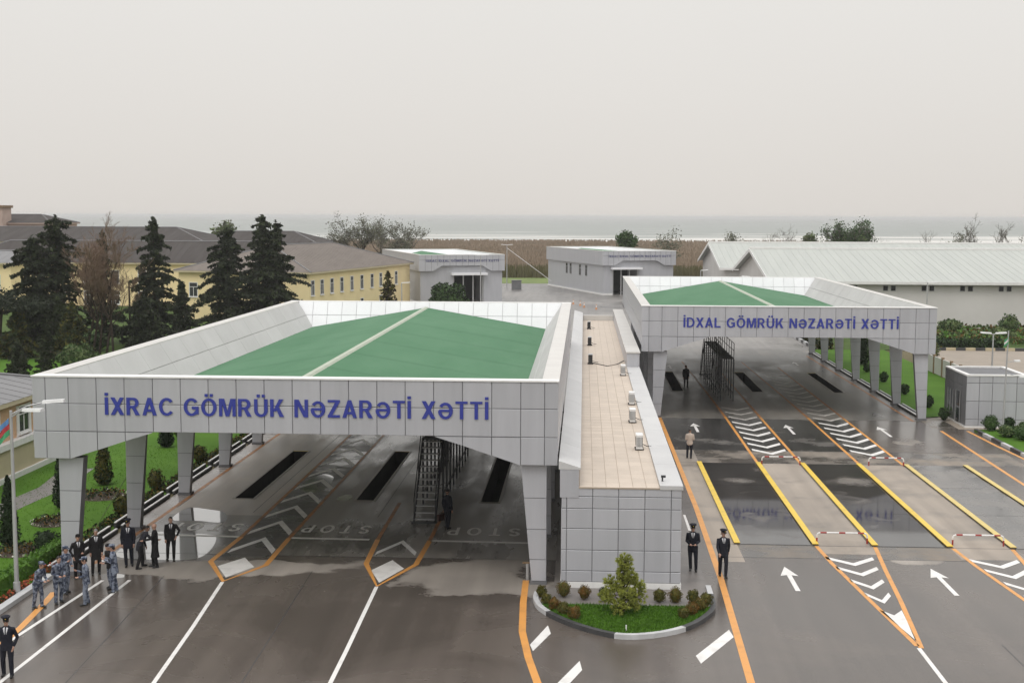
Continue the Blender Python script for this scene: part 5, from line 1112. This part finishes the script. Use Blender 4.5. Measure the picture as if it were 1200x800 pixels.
def umbrella_tree(x, y):
    t = thing('umbrella_tree', 'dark flat topped tree at the left edge, trunk bare below', 'tree', (x, y, 0)); rs = np.random.RandomState(8); br = MB()
    br.tube([(0, 0, 0), (.15, 0, 2.6), (.3, .1, 4.2)], [.22, .16, .12], 7); pts = []
    for k in range(15):
        a = rs.uniform(0, 2*pi); ln = rs.uniform(1.2, 3.6); e = np.array([.3+cos(a)*ln, .1+sin(a)*ln, 5.9-.34*ln+rs.uniform(-.2, .5)]); br.tube([(.3, .1, 4.1), (.3+cos(a)*ln*.5, .1+sin(a)*ln*.5, 5.0), e], [.08, .05, .02], 4)
        q_ = rs.normal(size=(260, 3))*np.array([.8, .8, .42]); q_[:, 2] = abs(q_[:, 2])-.3; pts.append(e+q_)
    br.build('trunk', 'bark', t); quads_obj('crown', [cards(rs, np.concatenate(pts), .17, squash=.5)], ['conifer'], t)
umbrella_tree(-56.3, 120)
def bare_tree(label, x, y, h, spread, seed, m='twig', levels=4, r0=.16, group=None, leaves=None, stems=1, name='bare_tree', up=.55, thin=.012, nb=(4, 6)):
    rs = np.random.RandomState(seed); t = thing(name, label, 'tree', (x, y, 0), group=group); trunk = MB(); tw = MB(); tips = []
    def grow(p, d, ln, r_, lv):
        e = p+d*ln; mid = p+d*ln*.5+rs.normal(size=3)*ln*.05
        (trunk if lv >= levels-1 else tw).tube([p, mid, e], [r_, r_*.8, max(thin, r_*.55)], 5 if lv >= levels-1 else 3, caps=False)
        if lv == 0: tips.append(e); tips.append(mid); return
        for k in range(rs.randint(*nb)):
            s = rs.uniform(.3, 1); q_ = p+d*ln*s; v = rs.normal(size=3); v[2] *= .5; v = d*.65+v*spread+np.array([0, 0, up*.5]); v /= np.linalg.norm(v)
            grow(q_, v, ln*rs.uniform(.42, .68), max(thin, r_*.45), lv-1)
    for s in range(stems):
        d = np.array([rs.normal()*.1*(stems > 1), rs.normal()*.1*(stems > 1), 1.]); d /= np.linalg.norm(d)
        grow(np.array([(s-(stems-1)/2)*.7, 0, 0.]), d, h*.55, r0, levels)
    trunk.build('trunk', 'bark' if leaves is None or True else m, t); tw.build('twigs', m, t)
    if leaves:
        p = np.repeat(np.array(tips), leaves[1], 0); p = p+rs.normal(size=p.shape)*leaves[2]; quads_obj('crown', [cards(rs, p, leaves[3], squash=.7)], [leaves[0]], t)
    return t
bare_tree('tall bare brown tree with fine upright twigs between the dark conifers', -47.6, 123, 12.3, .46, 5, 'twig', 5, .13, stems=5, up=.75, thin=.010, nb=(4, 6))
t = thing('wooden_pole', 'thin dark wooden pole before the yellow facade, right of the bare tree', 'pole', (-50.6, 140, 0)); MB().tube([(0, 0, 0), (0, 0, 6.4)], [.13, .1], 8).build('pole', 'bark', t); MB().box(-.4, .4, -.05, .05, 5.6, 5.7).build('crossarm', 'bark', t)
GS = 'trees along the shore behind the buildings'
bare_tree('largest grey budding tree of the cluster left of the far halls', -45.5, 262, 14.6, .5, 30, 'twig_grey', 4, .24, GS, ('budding', 1, .45, .15), nb=(5, 7), thin=.02)
bare_tree('left grey budding tree of the cluster behind the yellow roof', -50.3, 262, 12.2, .55, 31, 'twig_grey', 4, .2, GS, ('budding', 1, .45, .15), nb=(5, 7), thin=.02)
bare_tree('right grey budding tree of the cluster behind the yellow roof', -37.3, 262, 13.2, .42, 32, 'twig_grey', 4, .2, GS, ('budding', 1, .45, .15), nb=(5, 7), thin=.02)
bare_tree('low grey tree in the middle of the cluster behind the yellow roof', -41.5, 260, 11.2, .55, 33, 'twig_grey', 4, .2, GS, ('budding', 1, .45, .15), nb=(5, 7), thin=.02)
def round_tree(label, x, y, h, r, m, seed, n=2600, leaf=.24, m2=None, zr=.5):
    t = thing('leafy_tree', label, 'tree', (x, y, 0), group=GS); rs = np.random.RandomState(seed); br = MB(); br.tube([(0, 0, 0), (0, 0, h*.6)], [.22, .1], 6); pts = []
    for k in range(22):
        v = rs.normal(size=3); v /= np.linalg.norm(v); c = np.array([0, 0, h-r*1.05])+v*r*np.array([.62, .62, .62])*rs.uniform(.5, 1.05); br.tube([(0, 0, h*.45), c], [.06, .02], 3, caps=False)
        pts.append(c+rs.normal(size=(n//22, 3))*r*.2)
    br.build('trunk', 'bark', t); p = np.concatenate(pts); c = cards(rs, p, leaf, squash=.7); k = rs.rand(len(p)) < .6; quads_obj('crown', [c[k], c[~k]], [m, m2 or m], t); return t
round_tree('compact green tree standing behind the far right hall', 8.7, 264, 11.0, 2.4, 'leafy', 41, 3600)
bare_tree('loose pale green tree right of the compact one behind the far hall', 16.6, 264, 10.4, .55, 42, 'twig_grey', 3, .18, GS, ('budding', 6, .5, .16), nb=(5, 7), thin=.02)
bare_tree('small budding tree above the farther warehouse gable', 29.3, 262, 10.9, .55, 43, 'twig_grey', 3, .15, GS, ('budding', 6, .45, .16), nb=(5, 7), thin=.02)
bare_tree('small twiggy grey tree left of the pale round one above the warehouse roof', 40.3, 256, 11.0, .55, 44, 'twig_grey', 4, .14, GS, nb=(4, 6), thin=.015)
round_tree('pale round tree above the warehouse roof', 44.3, 256, 11.1, 1.7, 'leafy_pale', 45, 1100, .2, 'budding')
bare_tree('wide fan shaped green shrub tree above the warehouse roof', 52.4, 256, 12.2, .42, 46, 'twig_grey', 4, .2, GS, ('leafy', 1, .4, .2), stems=5, nb=(5, 7), thin=.02)
bare_tree('low green growth beside the fan shaped tree', 49.3, 257, 11.4, .5, 47, 'twig_grey', 3, .15, GS, ('leafy_pale', 5, .5, .18), stems=2, nb=(4, 6), thin=.02)
bare_tree('bare sapling right of the fan shaped tree', 59.3, 256, 11.8, .5, 48, 'twig_grey', 3, .13, GS, nb=(4, 6), thin=.02)
bare_tree('lower bare twiggy tree in the middle above the warehouse roof', 67.3, 256, 11.6, .6, 49, 'twig_grey', 3, .13, GS, nb=(5, 7), thin=.02)
bare_tree('bare forked tree near the right edge above the warehouse roof', 79.3, 258, 12.4, .5, 50, 'twig_grey', 4, .2, GS, stems=2, nb=(4, 6), thin=.02)
bare_tree('dark narrow bare stem right of the forked tree', 83.8, 258, 11.2, .2, 51, 'twig_grey', 3, .26, GS, nb=(3, 5), thin=.03)
bare_tree('bare twiggy tree at the right edge', 88.6, 258, 11.4, .5, 52, 'twig_grey', 4, .15, GS, stems=3, nb=(4, 6), thin=.02)
bare_tree('low twiggy tree just left of the forked tree at the right', 75.5, 257, 10.8, .6, 61, 'twig_grey', 4, .13, GS, ('budding', 1, .4, .15), nb=(4, 6), thin=.02)
bare_tree('low budding tree between the sapling and the lower bare tree', 63.2, 257, 10.4, .6, 62, 'twig_grey', 3, .13, GS, ('budding', 4, .4, .15), nb=(5, 7), thin=.02)
bare_tree('low green scrub tree above the middle of the warehouse roof', 71.3, 257, 10.0, .6, 63, 'twig_grey', 3, .13, GS, ('leafy_pale', 4, .4, .15), nb=(5, 7), thin=.02)
bare_tree('low budding tree left of the twiggy grey tree above the gables', 34.5, 258, 10.0, .6, 64, 'twig_grey', 3, .13, GS, ('budding', 4, .4, .15), nb=(5, 7), thin=.02)
round_tree('pale green tree top showing above the dark roof at the left', -76, 268, 13.0, 3.2, 'leafy_pale', 53, 1400, .3, 'budding')

# ------------------------------------------------------------------ reeds, verge and shore
rs = np.random.RandomState(77)
def reeds(x0, x1, y0, y1, n, h, m, name='reed_bed', w=.12):
    x = rs.uniform(x0, x1, n); y = y0+(y1-y0)*rs.rand(n)**1.6; hh = h*rs.uniform(.6, 1.15, n); a = rs.uniform(-.6, .6, n); ww = w*(y/y0)
    dx, dy = np.cos(a)*ww, np.sin(a)*ww; lx, ly = rs.normal(size=n)*.14*hh, rs.normal(size=n)*.14*hh; z = np.zeros(n)-.05
    arr = np.stack([np.stack([x-dx, y-dy, z], 1), np.stack([x+dx, y+dy, z], 1), np.stack([x+lx+dx*.5, y+ly, hh], 1), np.stack([x+lx-dx*.5, y+ly, hh], 1)], 1)
    o = quads_obj(name, [arr], [m], None); tag(o, kind='stuff')
reeds(-110, 120, 292, 600, 52000, 2.9, 'reed', w=.17); reeds(-70, 40, 286, 296, 5000, 2.6, 'reed_green')
rg = MB().quad((-600, 287, -.02), (600, 287, -.02), (600, 622, -.02), (-600, 622, -.02)).build('reed_ground', 'reed'); tag(rg, kind='structure')
bch = MB().quad((-2000, 622, -.015), (2000, 622, -.015), (2000, 640, -.29), (-2000, 640, -.29)).build('beach', mat('wet_sand', (.33, .29, .24), (.40, .36, .31), rough=.5, scale=.02)); tag(bch, kind='structure')
vg = MB().quad((-30, 262, .02), (10, 262, .02), (10, 286, .02), (-30, 286, .02)).build('grass_verge', mat('bright_verge', (.16, .21, .05), (.11, .15, .04), rough=.9, scale=.3)); tag(vg, kind='structure')
t = thing('utility_box', 'dark grey cabinet on the far yard before the grass verge', 'cabinet', (-12.6, 240, 0)); MB().box(-.9, .9, -.5, .5, 0, 1.7).build('casing', 'joint', t); MB().box(-1, 1, -.6, .6, 1.701, 1.8).build('lid', 'greyroof', t)

# ------------------------------------------------------------------ people
def ellipse_loft(mb, rings, n=14):
    vs = []
    for (cx, cy, cz, rx, ry) in rings:
        for k in range(n): vs.append((cx+rx*cos(2*pi*k/n), cy+ry*sin(2*pi*k/n), cz))
    m_ = len(rings); fs = [(i*n+k, i*n+(k+1) % n, (i+1)*n+(k+1) % n, (i+1)*n+k) for i in range(m_-1) for k in range(n)]
    fs += [tuple(range(n))[::-1], tuple((m_-1)*n+k for k in range(n))]; mb.add(vs, fs)
def ellipsoid(mb, c, r, n=12):
    ellipse_loft(mb, [(c[0], c[1], c[2]+r[2]*sin(-pi/2+pi*i/8), max(.002, r[0]*cos(-pi/2+pi*i/8)), max(.002, r[1]*cos(-pi/2+pi*i/8))) for i in range(9)], n)
def person(label, x, y, face, h=1.76, top='black', legs='black', head='bare', hair='hair', coat=.80, lean=0.0, rot=0.0, arms=('side', 'side'), stride=0.0, shirt=True, stoop=0.0, z=0.0, turn=0.0, belly=1.0, gap=.10, tie=True):
    """figure facing -Y in its own frame, then turned by face (radians); arms: presets or ((elbow),(wrist)) in body space"""
    pr = random.Random(label); stride = stride or pr.choice((-.07, -.04, .05, .07)); turn = turn or pr.uniform(-.5, .5); sway = pr.uniform(-.035, .035)
    S = h/1.76; mb = MB(); seg = []
    hz = .93; hip = Vector((0, 0, hz))
    sh_c = Vector((0, -lean, 1.45-lean*.18)); nk = Vector((0, -lean*1.1, 1.52-lean*.2)); hd = Vector((0, -lean*1.25-.015, 1.645-lean*.28))
    # legs
    for s in (-1, 1):
        fy = -stride*s; hp = Vector((s*.095, 0, hz)); ft = Vector((s*gap+sway, fy, .085)); kn = (hp+ft)/2+Vector((s*.01, -.035-abs(stride)*.15, 0))
        mb.tube([hp+Vector((0, 0, .03)), hp.lerp(kn, .5), kn, kn.lerp(ft, .4), ft, ft-Vector((0, 0, .05))], [.105, .092, .072, .070, .058, .06], 10)
        mb.tube([ft+Vector((0, .06, -.035)), ft+Vector((0, -.02, -.03)), ft+Vector((s*.012, -.12, -.045)), ft+Vector((s*.018, -.19, -.052))], [.045, .05, .045, .028], 8)
        seg += [(hp, kn, .1, 'legs'), (kn, ft+Vector((0, 0, .0)), .065, 'legs'), (ft+Vector((0, .05, -.055)), ft+Vector((0, -.19, -.06)), .055, 'shoe')]
    # torso
    L_ = lambda zz: -lean*max(0, (zz-hz)/(1.45-hz))
    tr = [(.86, .165, .12), (.95, .172, .125*belly), (1.08, .162, .118*belly), (1.22, .178, .126), (1.36, .195, .122), (1.44, .178, .10), (1.485, .11, .075), (1.52, .062, .06)]
    ellipse_loft(mb, [(0, L_(a), a-.18*lean*max(0, (a-hz)/.52), b, c) for a, b, c in tr], 16)
    seg += [(Vector((0, 0, .93)), Vector((0, L_(1.2), 1.2)), .16, 'top'), (Vector((0, L_(1.2), 1.2)), sh_c-Vector((0, 0, .08)), .17, 'top')]
    for s in (-1, 1): seg.append((sh_c+Vector((0, 0, -.03)), sh_c+Vector((s*.15, 0, -.04)), .08, 'top'))
    # skirt of the jacket or coat
    ellipse_loft(mb, [(0, 0, coat, .19+.05*(.93-coat), .135+.08*(.93-coat)), (0, 0, (coat+.95)/2, .185, .135), (0, L_(1.0), 1.05, .165, .12)], 16)
    seg += [(Vector((0, 0, coat+.1)), Vector((0, 0, .95)), .19, 'top')]
    # neck and head
    mb.tube([nk-Vector((0, 0, .04)), (nk+hd)/2, hd], [.058, .054, .05], 10); seg.append((nk+Vector((0, 0, .015)), hd, .05, 'skin'))
    def H(px, py, pz):
        c, s = cos(turn), sin(turn); return hd+Vector((px*c-py*s, px*s+py*c, pz))
    c0 = H(0, .005, .015); ellipsoid(mb, c0, (.077, .094, .112)); ellipsoid(mb, H(0, -.03, -.06), (.055, .06, .055)); mb.tube([H(0, -.088, .03), H(0, -.108, -.005), H(0, -.095, -.018)], [.010, .016, .014], 6)
    ellipsoid(mb, H(0, -.082, .04), (.05, .014, .012), 8); ellipsoid(mb, H(0, -.078, -.06), (.024, .012, .008), 8)
    for s in (-1, 1): ellipsoid(mb, H(s*.078, .012, .005), (.012, .022, .034), 8)
    seg += [(c0, H(0, -.03, -.06), .085, 'skin')]
    # arms
    PR = {'side': ((.05, .02, -.29), (.03, -.05, -.55)), 'front': ((.05, .02, -.28), (-.08, -.22, -.34)), 'back': ((.07, .10, -.27), (-.06, .16, -.44)), 'up': ((.03, -.06, -.27), (-.06, -.27, -.16)), 'hip': ((.14, .06, -.25), (.04, -.03, -.43)),
          'swing': ((.05, -.09, -.27), (.02, -.24, -.46)), 'swingb': ((.06, .10, -.26), (.05, .16, -.50)), 'reach': ((.06, -.17, -.20), (.0, -.42, -.26)), 'pocket': ((.10, .07, -.27), (.02, -.03, -.50))}
    for s, ar in ((-1, arms[0]), (1, arms[1])):
        e_, w_ = PR[ar]; sh = sh_c+Vector((s*.185, 0, -.035)); el = sh+Vector((s*e_[0], e_[1], e_[2])); wr = sh+Vector((s*w_[0], w_[1], w_[2])); fd = (wr-el).normalized()
        mb.tube([sh_c+Vector((s*.10, 0, -.05)), sh+Vector((s*.005, 0, -.005)), sh.lerp(el, .5), el, el.lerp(wr, .5), wr], [.075, .07, .06, .053, .048, .042], 10)
        seg += [(sh, el, .06, 'top'), (el, wr-fd*.01, .046, 'top')]
        # hand: palm, four fingers of different length, thumb from the side of the palm
        side = fd.cross(Vector((0, 1, 0.2)) if abs(fd.y) < .8 else Vector((0, 0, 1))).normalized(); nrm = side.cross(fd).normalized(); pc = wr+fd*.05
        mb.tube([wr, pc-side*.0, wr+fd*.095], [.028, .036, .034], 8)
        for q_, (of, ln) in enumerate(((-.034, .062), (-.012, .074), (.011, .069), (.033, .054))):
            b0 = wr+fd*.085+side*of; mb.tube([b0, b0+fd*ln*.55+nrm*.006, b0+fd*ln*.85+nrm*.024, b0+fd*ln*.92+nrm*.042], [.0105, .010, .0095, .008], 6)
        tb = wr+fd*.035-side*.028*s; mb.tube([tb, tb-side*.03*s+fd*.028, tb-side*.036*s+fd*.062], [.014, .012, .009], 6)
        seg += [(wr+fd*.01, wr+fd*.16, .035, 'skin')]
    me = bpy.data.meshes.new('body'); me.from_pydata(mb.v, [], mb.f)
    o = bpy.data.objects.new('person', me); COL.objects.link(o); o.location = (x, y, z); o.rotation_euler = (0, 0, face); o.scale = (S, S, S)
    tag(o, label, 'person', 'people on the road')
    md = o.modifiers.new('remesh', 'REMESH'); md.mode = 'VOXEL'; md.voxel_size = .0125
    _people.append((o, seg, top, legs, shirt, tie, L_, hd, turn))
    # head wear
    c, s = cos(turn), sin(turn)
    def child(b, nm, m_, sm=True):
        k = b.build(nm, m_, o, smooth=sm); k.matrix_local = Matrix(((c, -s, 0, hd.x), (s, c, 0, hd.y), (0, 0, 1, hd.z), (0, 0, 0, 1))); return k
    if head in ('bare', 'grey', 'peaked', 'camo'):
        b = MB(); top_ = .9 if head in ('bare', 'grey') else .35; rr = []
        for i in range(7):
            a = .12+(pi/2-.12)*i/6 if top_ > .5 else -.25+.5*i/6
            rr.append((0, .012, .015+.12*sin(a), max(.003, .083*cos(a)), max(.003, .1*cos(a))))
        ellipse_loft(b, rr, 14)
        b.hexa([(-.07, .03, .03), (.07, .03, .03), (.06, .095, -.05), (-.06, .095, -.05), (-.075, .02, .05), (.075, .02, .05), (.066, .108, -.045), (-.066, .108, -.045)])
        child(b, 'hair', hair)
    if head == 'peaked':
        b = MB(); ellipse_loft(b, [(0, .005, .06, .086, .103), (0, .005, .10, .09, .107)], 16); child(b, 'cap_band', 'red' if False else 'navy')
        b = MB(); ellipse_loft(b, [(0, .005, .101, .092, .109), (0, .0, .125, .128, .142), (0, .004, .15, .132, .148), (0, .01, .168, .10, .115)], 16); cp = child(b, 'cap', 'navy')
        b = MB(); b.hexa([(-.075, -.075, .058), (.075, -.075, .058), (.05, -.155, .035), (-.05, -.155, .035), (-.075, -.08, .068), (.075, -.08, .068), (.05, -.158, .043), (-.05, -.158, .043)]); child(b, 'visor', 'shoe', False)
        b = MB(); ellipsoid(b, (0, -.118, .10), (.018, .01, .018), 8); child(b, 'badge', 'yellow')
    if head == 'camo':
        b = MB(); ellipse_loft(b, [(0, .005, .05, .087, .104), (0, .005, .10, .092, .108), (0, .005, .135, .088, .104), (0, .005, .145, .05, .06)], 14); child(b, 'cap', 'camo')
        b = MB(); b.hexa([(-.07, -.085, .055), (.07, -.085, .055), (.045, -.17, .04), (-.045, -.17, .04), (-.07, -.088, .065), (.07, -.088, .065), (.045, -.172, .048), (-.045, -.172, .048)]); child(b, 'visor', 'camo', False)
    if head == 'beanie':
        b = MB(); ellipse_loft(b, [(0, .008, .03, .088, .105), (0, .008, .09, .09, .106), (0, .008, .13, .065, .08), (0, .008, .145, .02, .03)], 14); child(b, 'cap', 'black')
    for q_ in (-1, 1):
        b = MB(); ellipsoid(b, (q_*.03, -.086, .022), (.011, .006, .006), 8); child(b, 'eye', 'hair')
    return o
_people = []
# face angle: 0 looks at the camera, +90 deg looks to the right of the photo
D = radians
person('officer in navy uniform and peaked cap standing alone at the left edge near the kerb', -17.05, 36.15, D(10), 1.8, 'navy', 'navy', 'peaked', arms=('back', 'pocket'), gap=.13, turn=D(10))
person('leftmost soldier in blue grey camouflage, leaning forward over the kerb line', -19.0, 42.75, D(70), 1.7, 'camo', 'camo', 'camo', lean=.17, arms=('front', 'front'), shirt=False, stride=.10)
person('soldier in camouflage with hands joined, second from the left', -18.5, 43.35, D(48), 1.72, 'camo', 'camo', 'bare', lean=.07, arms=('front', 'front'), shirt=False, gap=.13)
person('soldier in camouflage half hidden behind the second one, beside the first column', -18.72, 44.5, D(60), 1.74, 'camo', 'camo', 'camo', lean=.03, arms=('up', 'front'), shirt=False)
person('soldier in camouflage and cap facing left on the white lane line', -17.42, 43.2, D(-62), 1.72, 'camo', 'camo', 'camo', lean=.03, arms=('up', 'front'), shirt=False)
person('soldier in camouflage holding papers, right of the white lane lines', -16.98, 44.75, D(-75), 1.78, 'camo', 'camo', 'camo', lean=.05, arms=('up', 'up'), shirt=False, coat=.72)
person('person in dark jacket mostly hidden behind the soldier with papers', -17.3, 45.2, D(-40), 1.70, 'black', 'camo', 'beanie', arms=('front', 'front'), shirt=False, lean=.06)
person('man in short black coat and dark hat standing before the first column', -18.98, 46.35, D(40), 1.70, 'black', 'black', 'beanie', coat=.66, arms=('pocket', 'front'), shirt=True)
person('man in open black coat and white shirt beside the white kerb', -18.55, 47.05, D(22), 1.75, 'black', 'black', 'grey', 'hair_grey', coat=.58, arms=('side', 'side'), gap=.12)
person('tall officer in peaked cap behind the bending man in the dark suit', -17.72, 48.2, D(18), 1.84, 'navy', 'navy', 'peaked', arms=('side', 'side'), coat=.70)
person('man in charcoal suit seen from behind, reaching out to shake hands', -17.18, 47.95, D(125), 1.72, 'charcoal', 'black', 'bare', lean=.26, arms=('reach', 'side'), stride=.16, gap=.17, coat=.74, shirt=False)
person('balding man in long black overcoat shaking hands', -16.62, 48.1, D(-70), 1.74, 'black', 'black', 'bald', coat=.42, arms=('side', 'reach'), shirt=False, belly=1.1)
person('young man in black suit standing apart, right of the long overcoat', -16.35, 49.25, D(12), 1.74, 'black', 'black', 'bare', arms=('side', 'hip'), gap=.13)
person('man in dark suit with briefcase walking under the near canopy', -5.9, 55.1, D(150), 1.76, 'navy', 'navy', 'bare', arms=('side', 'side'), stride=.08, shirt=False)
person('man in pale beige jacket and dark trousers walking away past the block', 6.12, 72.5, D(175), 1.70, 'beige', 'navy', 'bare', coat=.84, arms=('front', 'front'), shirt=False, gap=.11)
person('dark figure standing by the pit under the far right canopy', 8.3, 103.2, D(10), 1.80, 'black', 'black', 'bare', coat=.66, arms=('side', 'side'), shirt=False)
person('officer in peaked cap with hands joined on the walkway by the block corner', 4.3, 48.75, D(-4), 1.80, 'navy', 'navy', 'peaked', arms=('front', 'front'), z=.09, stride=.06, gap=.10)
person('officer in peaked cap walking on the road right of the orange line', 5.42, 48.35, D(6), 1.80, 'navy', 'navy', 'peaked', arms=('swing', 'swingb'), stride=.15, gap=.08)
dg = bpy.context.evaluated_depsgraph_get(); dg.update()
_new = [bpy.data.meshes.new_from_object(p[0].evaluated_get(dg)) for p in _people]
for (o, seg, top, legs, shirt, tie, L_, hd, turn), me in zip(_people, _new):
    o.modifiers.clear(); o.data = me; me.materials.clear()
    names = ['skin', top, legs, 'shoe', 'shirt', 'navy']; ix = {'skin': 0, 'top': 1, 'legs': 2, 'shoe': 3}
    for m_ in names: me.materials.append(M[m_])
    n = len(me.polygons); c = np.empty(n*3); me.polygons.foreach_get('center', c); c = c.reshape(n, 3); best = np.full(n, 9.); idx = np.zeros(n, int)
    for a, b, r_, lab in seg:
        a = np.array(a); b = np.array(b); d = b-a; t_ = np.clip(((c-a)@d)/max(1e-9, d@d), 0, 1); q_ = np.linalg.norm(c-(a+t_[:, None]*d), axis=1)-r_
        k = q_ < best; best[k] = q_[k]; idx[k] = ix[lab]
    if shirt:
        yy = np.array([L_(zz) for zz in c[:, 2]]); v = (c[:, 1] < yy-.07) & (c[:, 2] > 1.24) & (c[:, 2] < 1.53) & (abs(c[:, 0]) < .012+.26*(c[:, 2]-1.24)) & (abs(c[:, 0]) < .075) & (idx == 1)
        idx[v] = 4
        if tie: idx[v & (abs(c[:, 0]) < .018)] = 5
    me.polygons.foreach_set('material_index', idx.tolist()); me.polygons.foreach_set('use_smooth', [True]*n); me.update()
t = thing('briefcase', 'dark brown briefcase held by the man under the near canopy', 'briefcase', (-6.18, 54.95, .40), radians(60)); MB().box(-.2, .2, -.05, .05, 0, .3).build('case', 'leather', t); MB().tube([(-.07, 0, .3), (-.06, 0, .36), (.06, 0, .36), (.07, 0, .3)], .012, 6).build('handle', 'leather', t)
t = thing('paper_sheet', 'white sheet of paper held by the soldier in camouflage', 'paper', (-17.28, 44.62, 1.2), radians(20)); MB().box(-.1, .1, -.14, .14, 0, .006).build('sheet', 'white', t)

# ------------------------------------------------------------------ air
hz_ = MB().box(-21000, 21000, -310, 26500, -2.2, 16.8).build('haze', M['white']); hz_.data.materials.clear(); hz_['kind'] = 'stuff'
hm = bpy.data.materials.new('haze_air'); hm.use_nodes = True; n_ = hm.node_tree; n_.nodes.clear(); o_ = n_.nodes.new('ShaderNodeOutputMaterial'); v_ = n_.nodes.new('ShaderNodeVolumePrincipled')
v_.inputs['Color'].default_value = (.93, .93, .92, 1); v_.inputs['Density'].default_value = .0002; n_.links.new(v_.outputs[0], o_.inputs['Volume']); hz_.data.materials.append(hm)
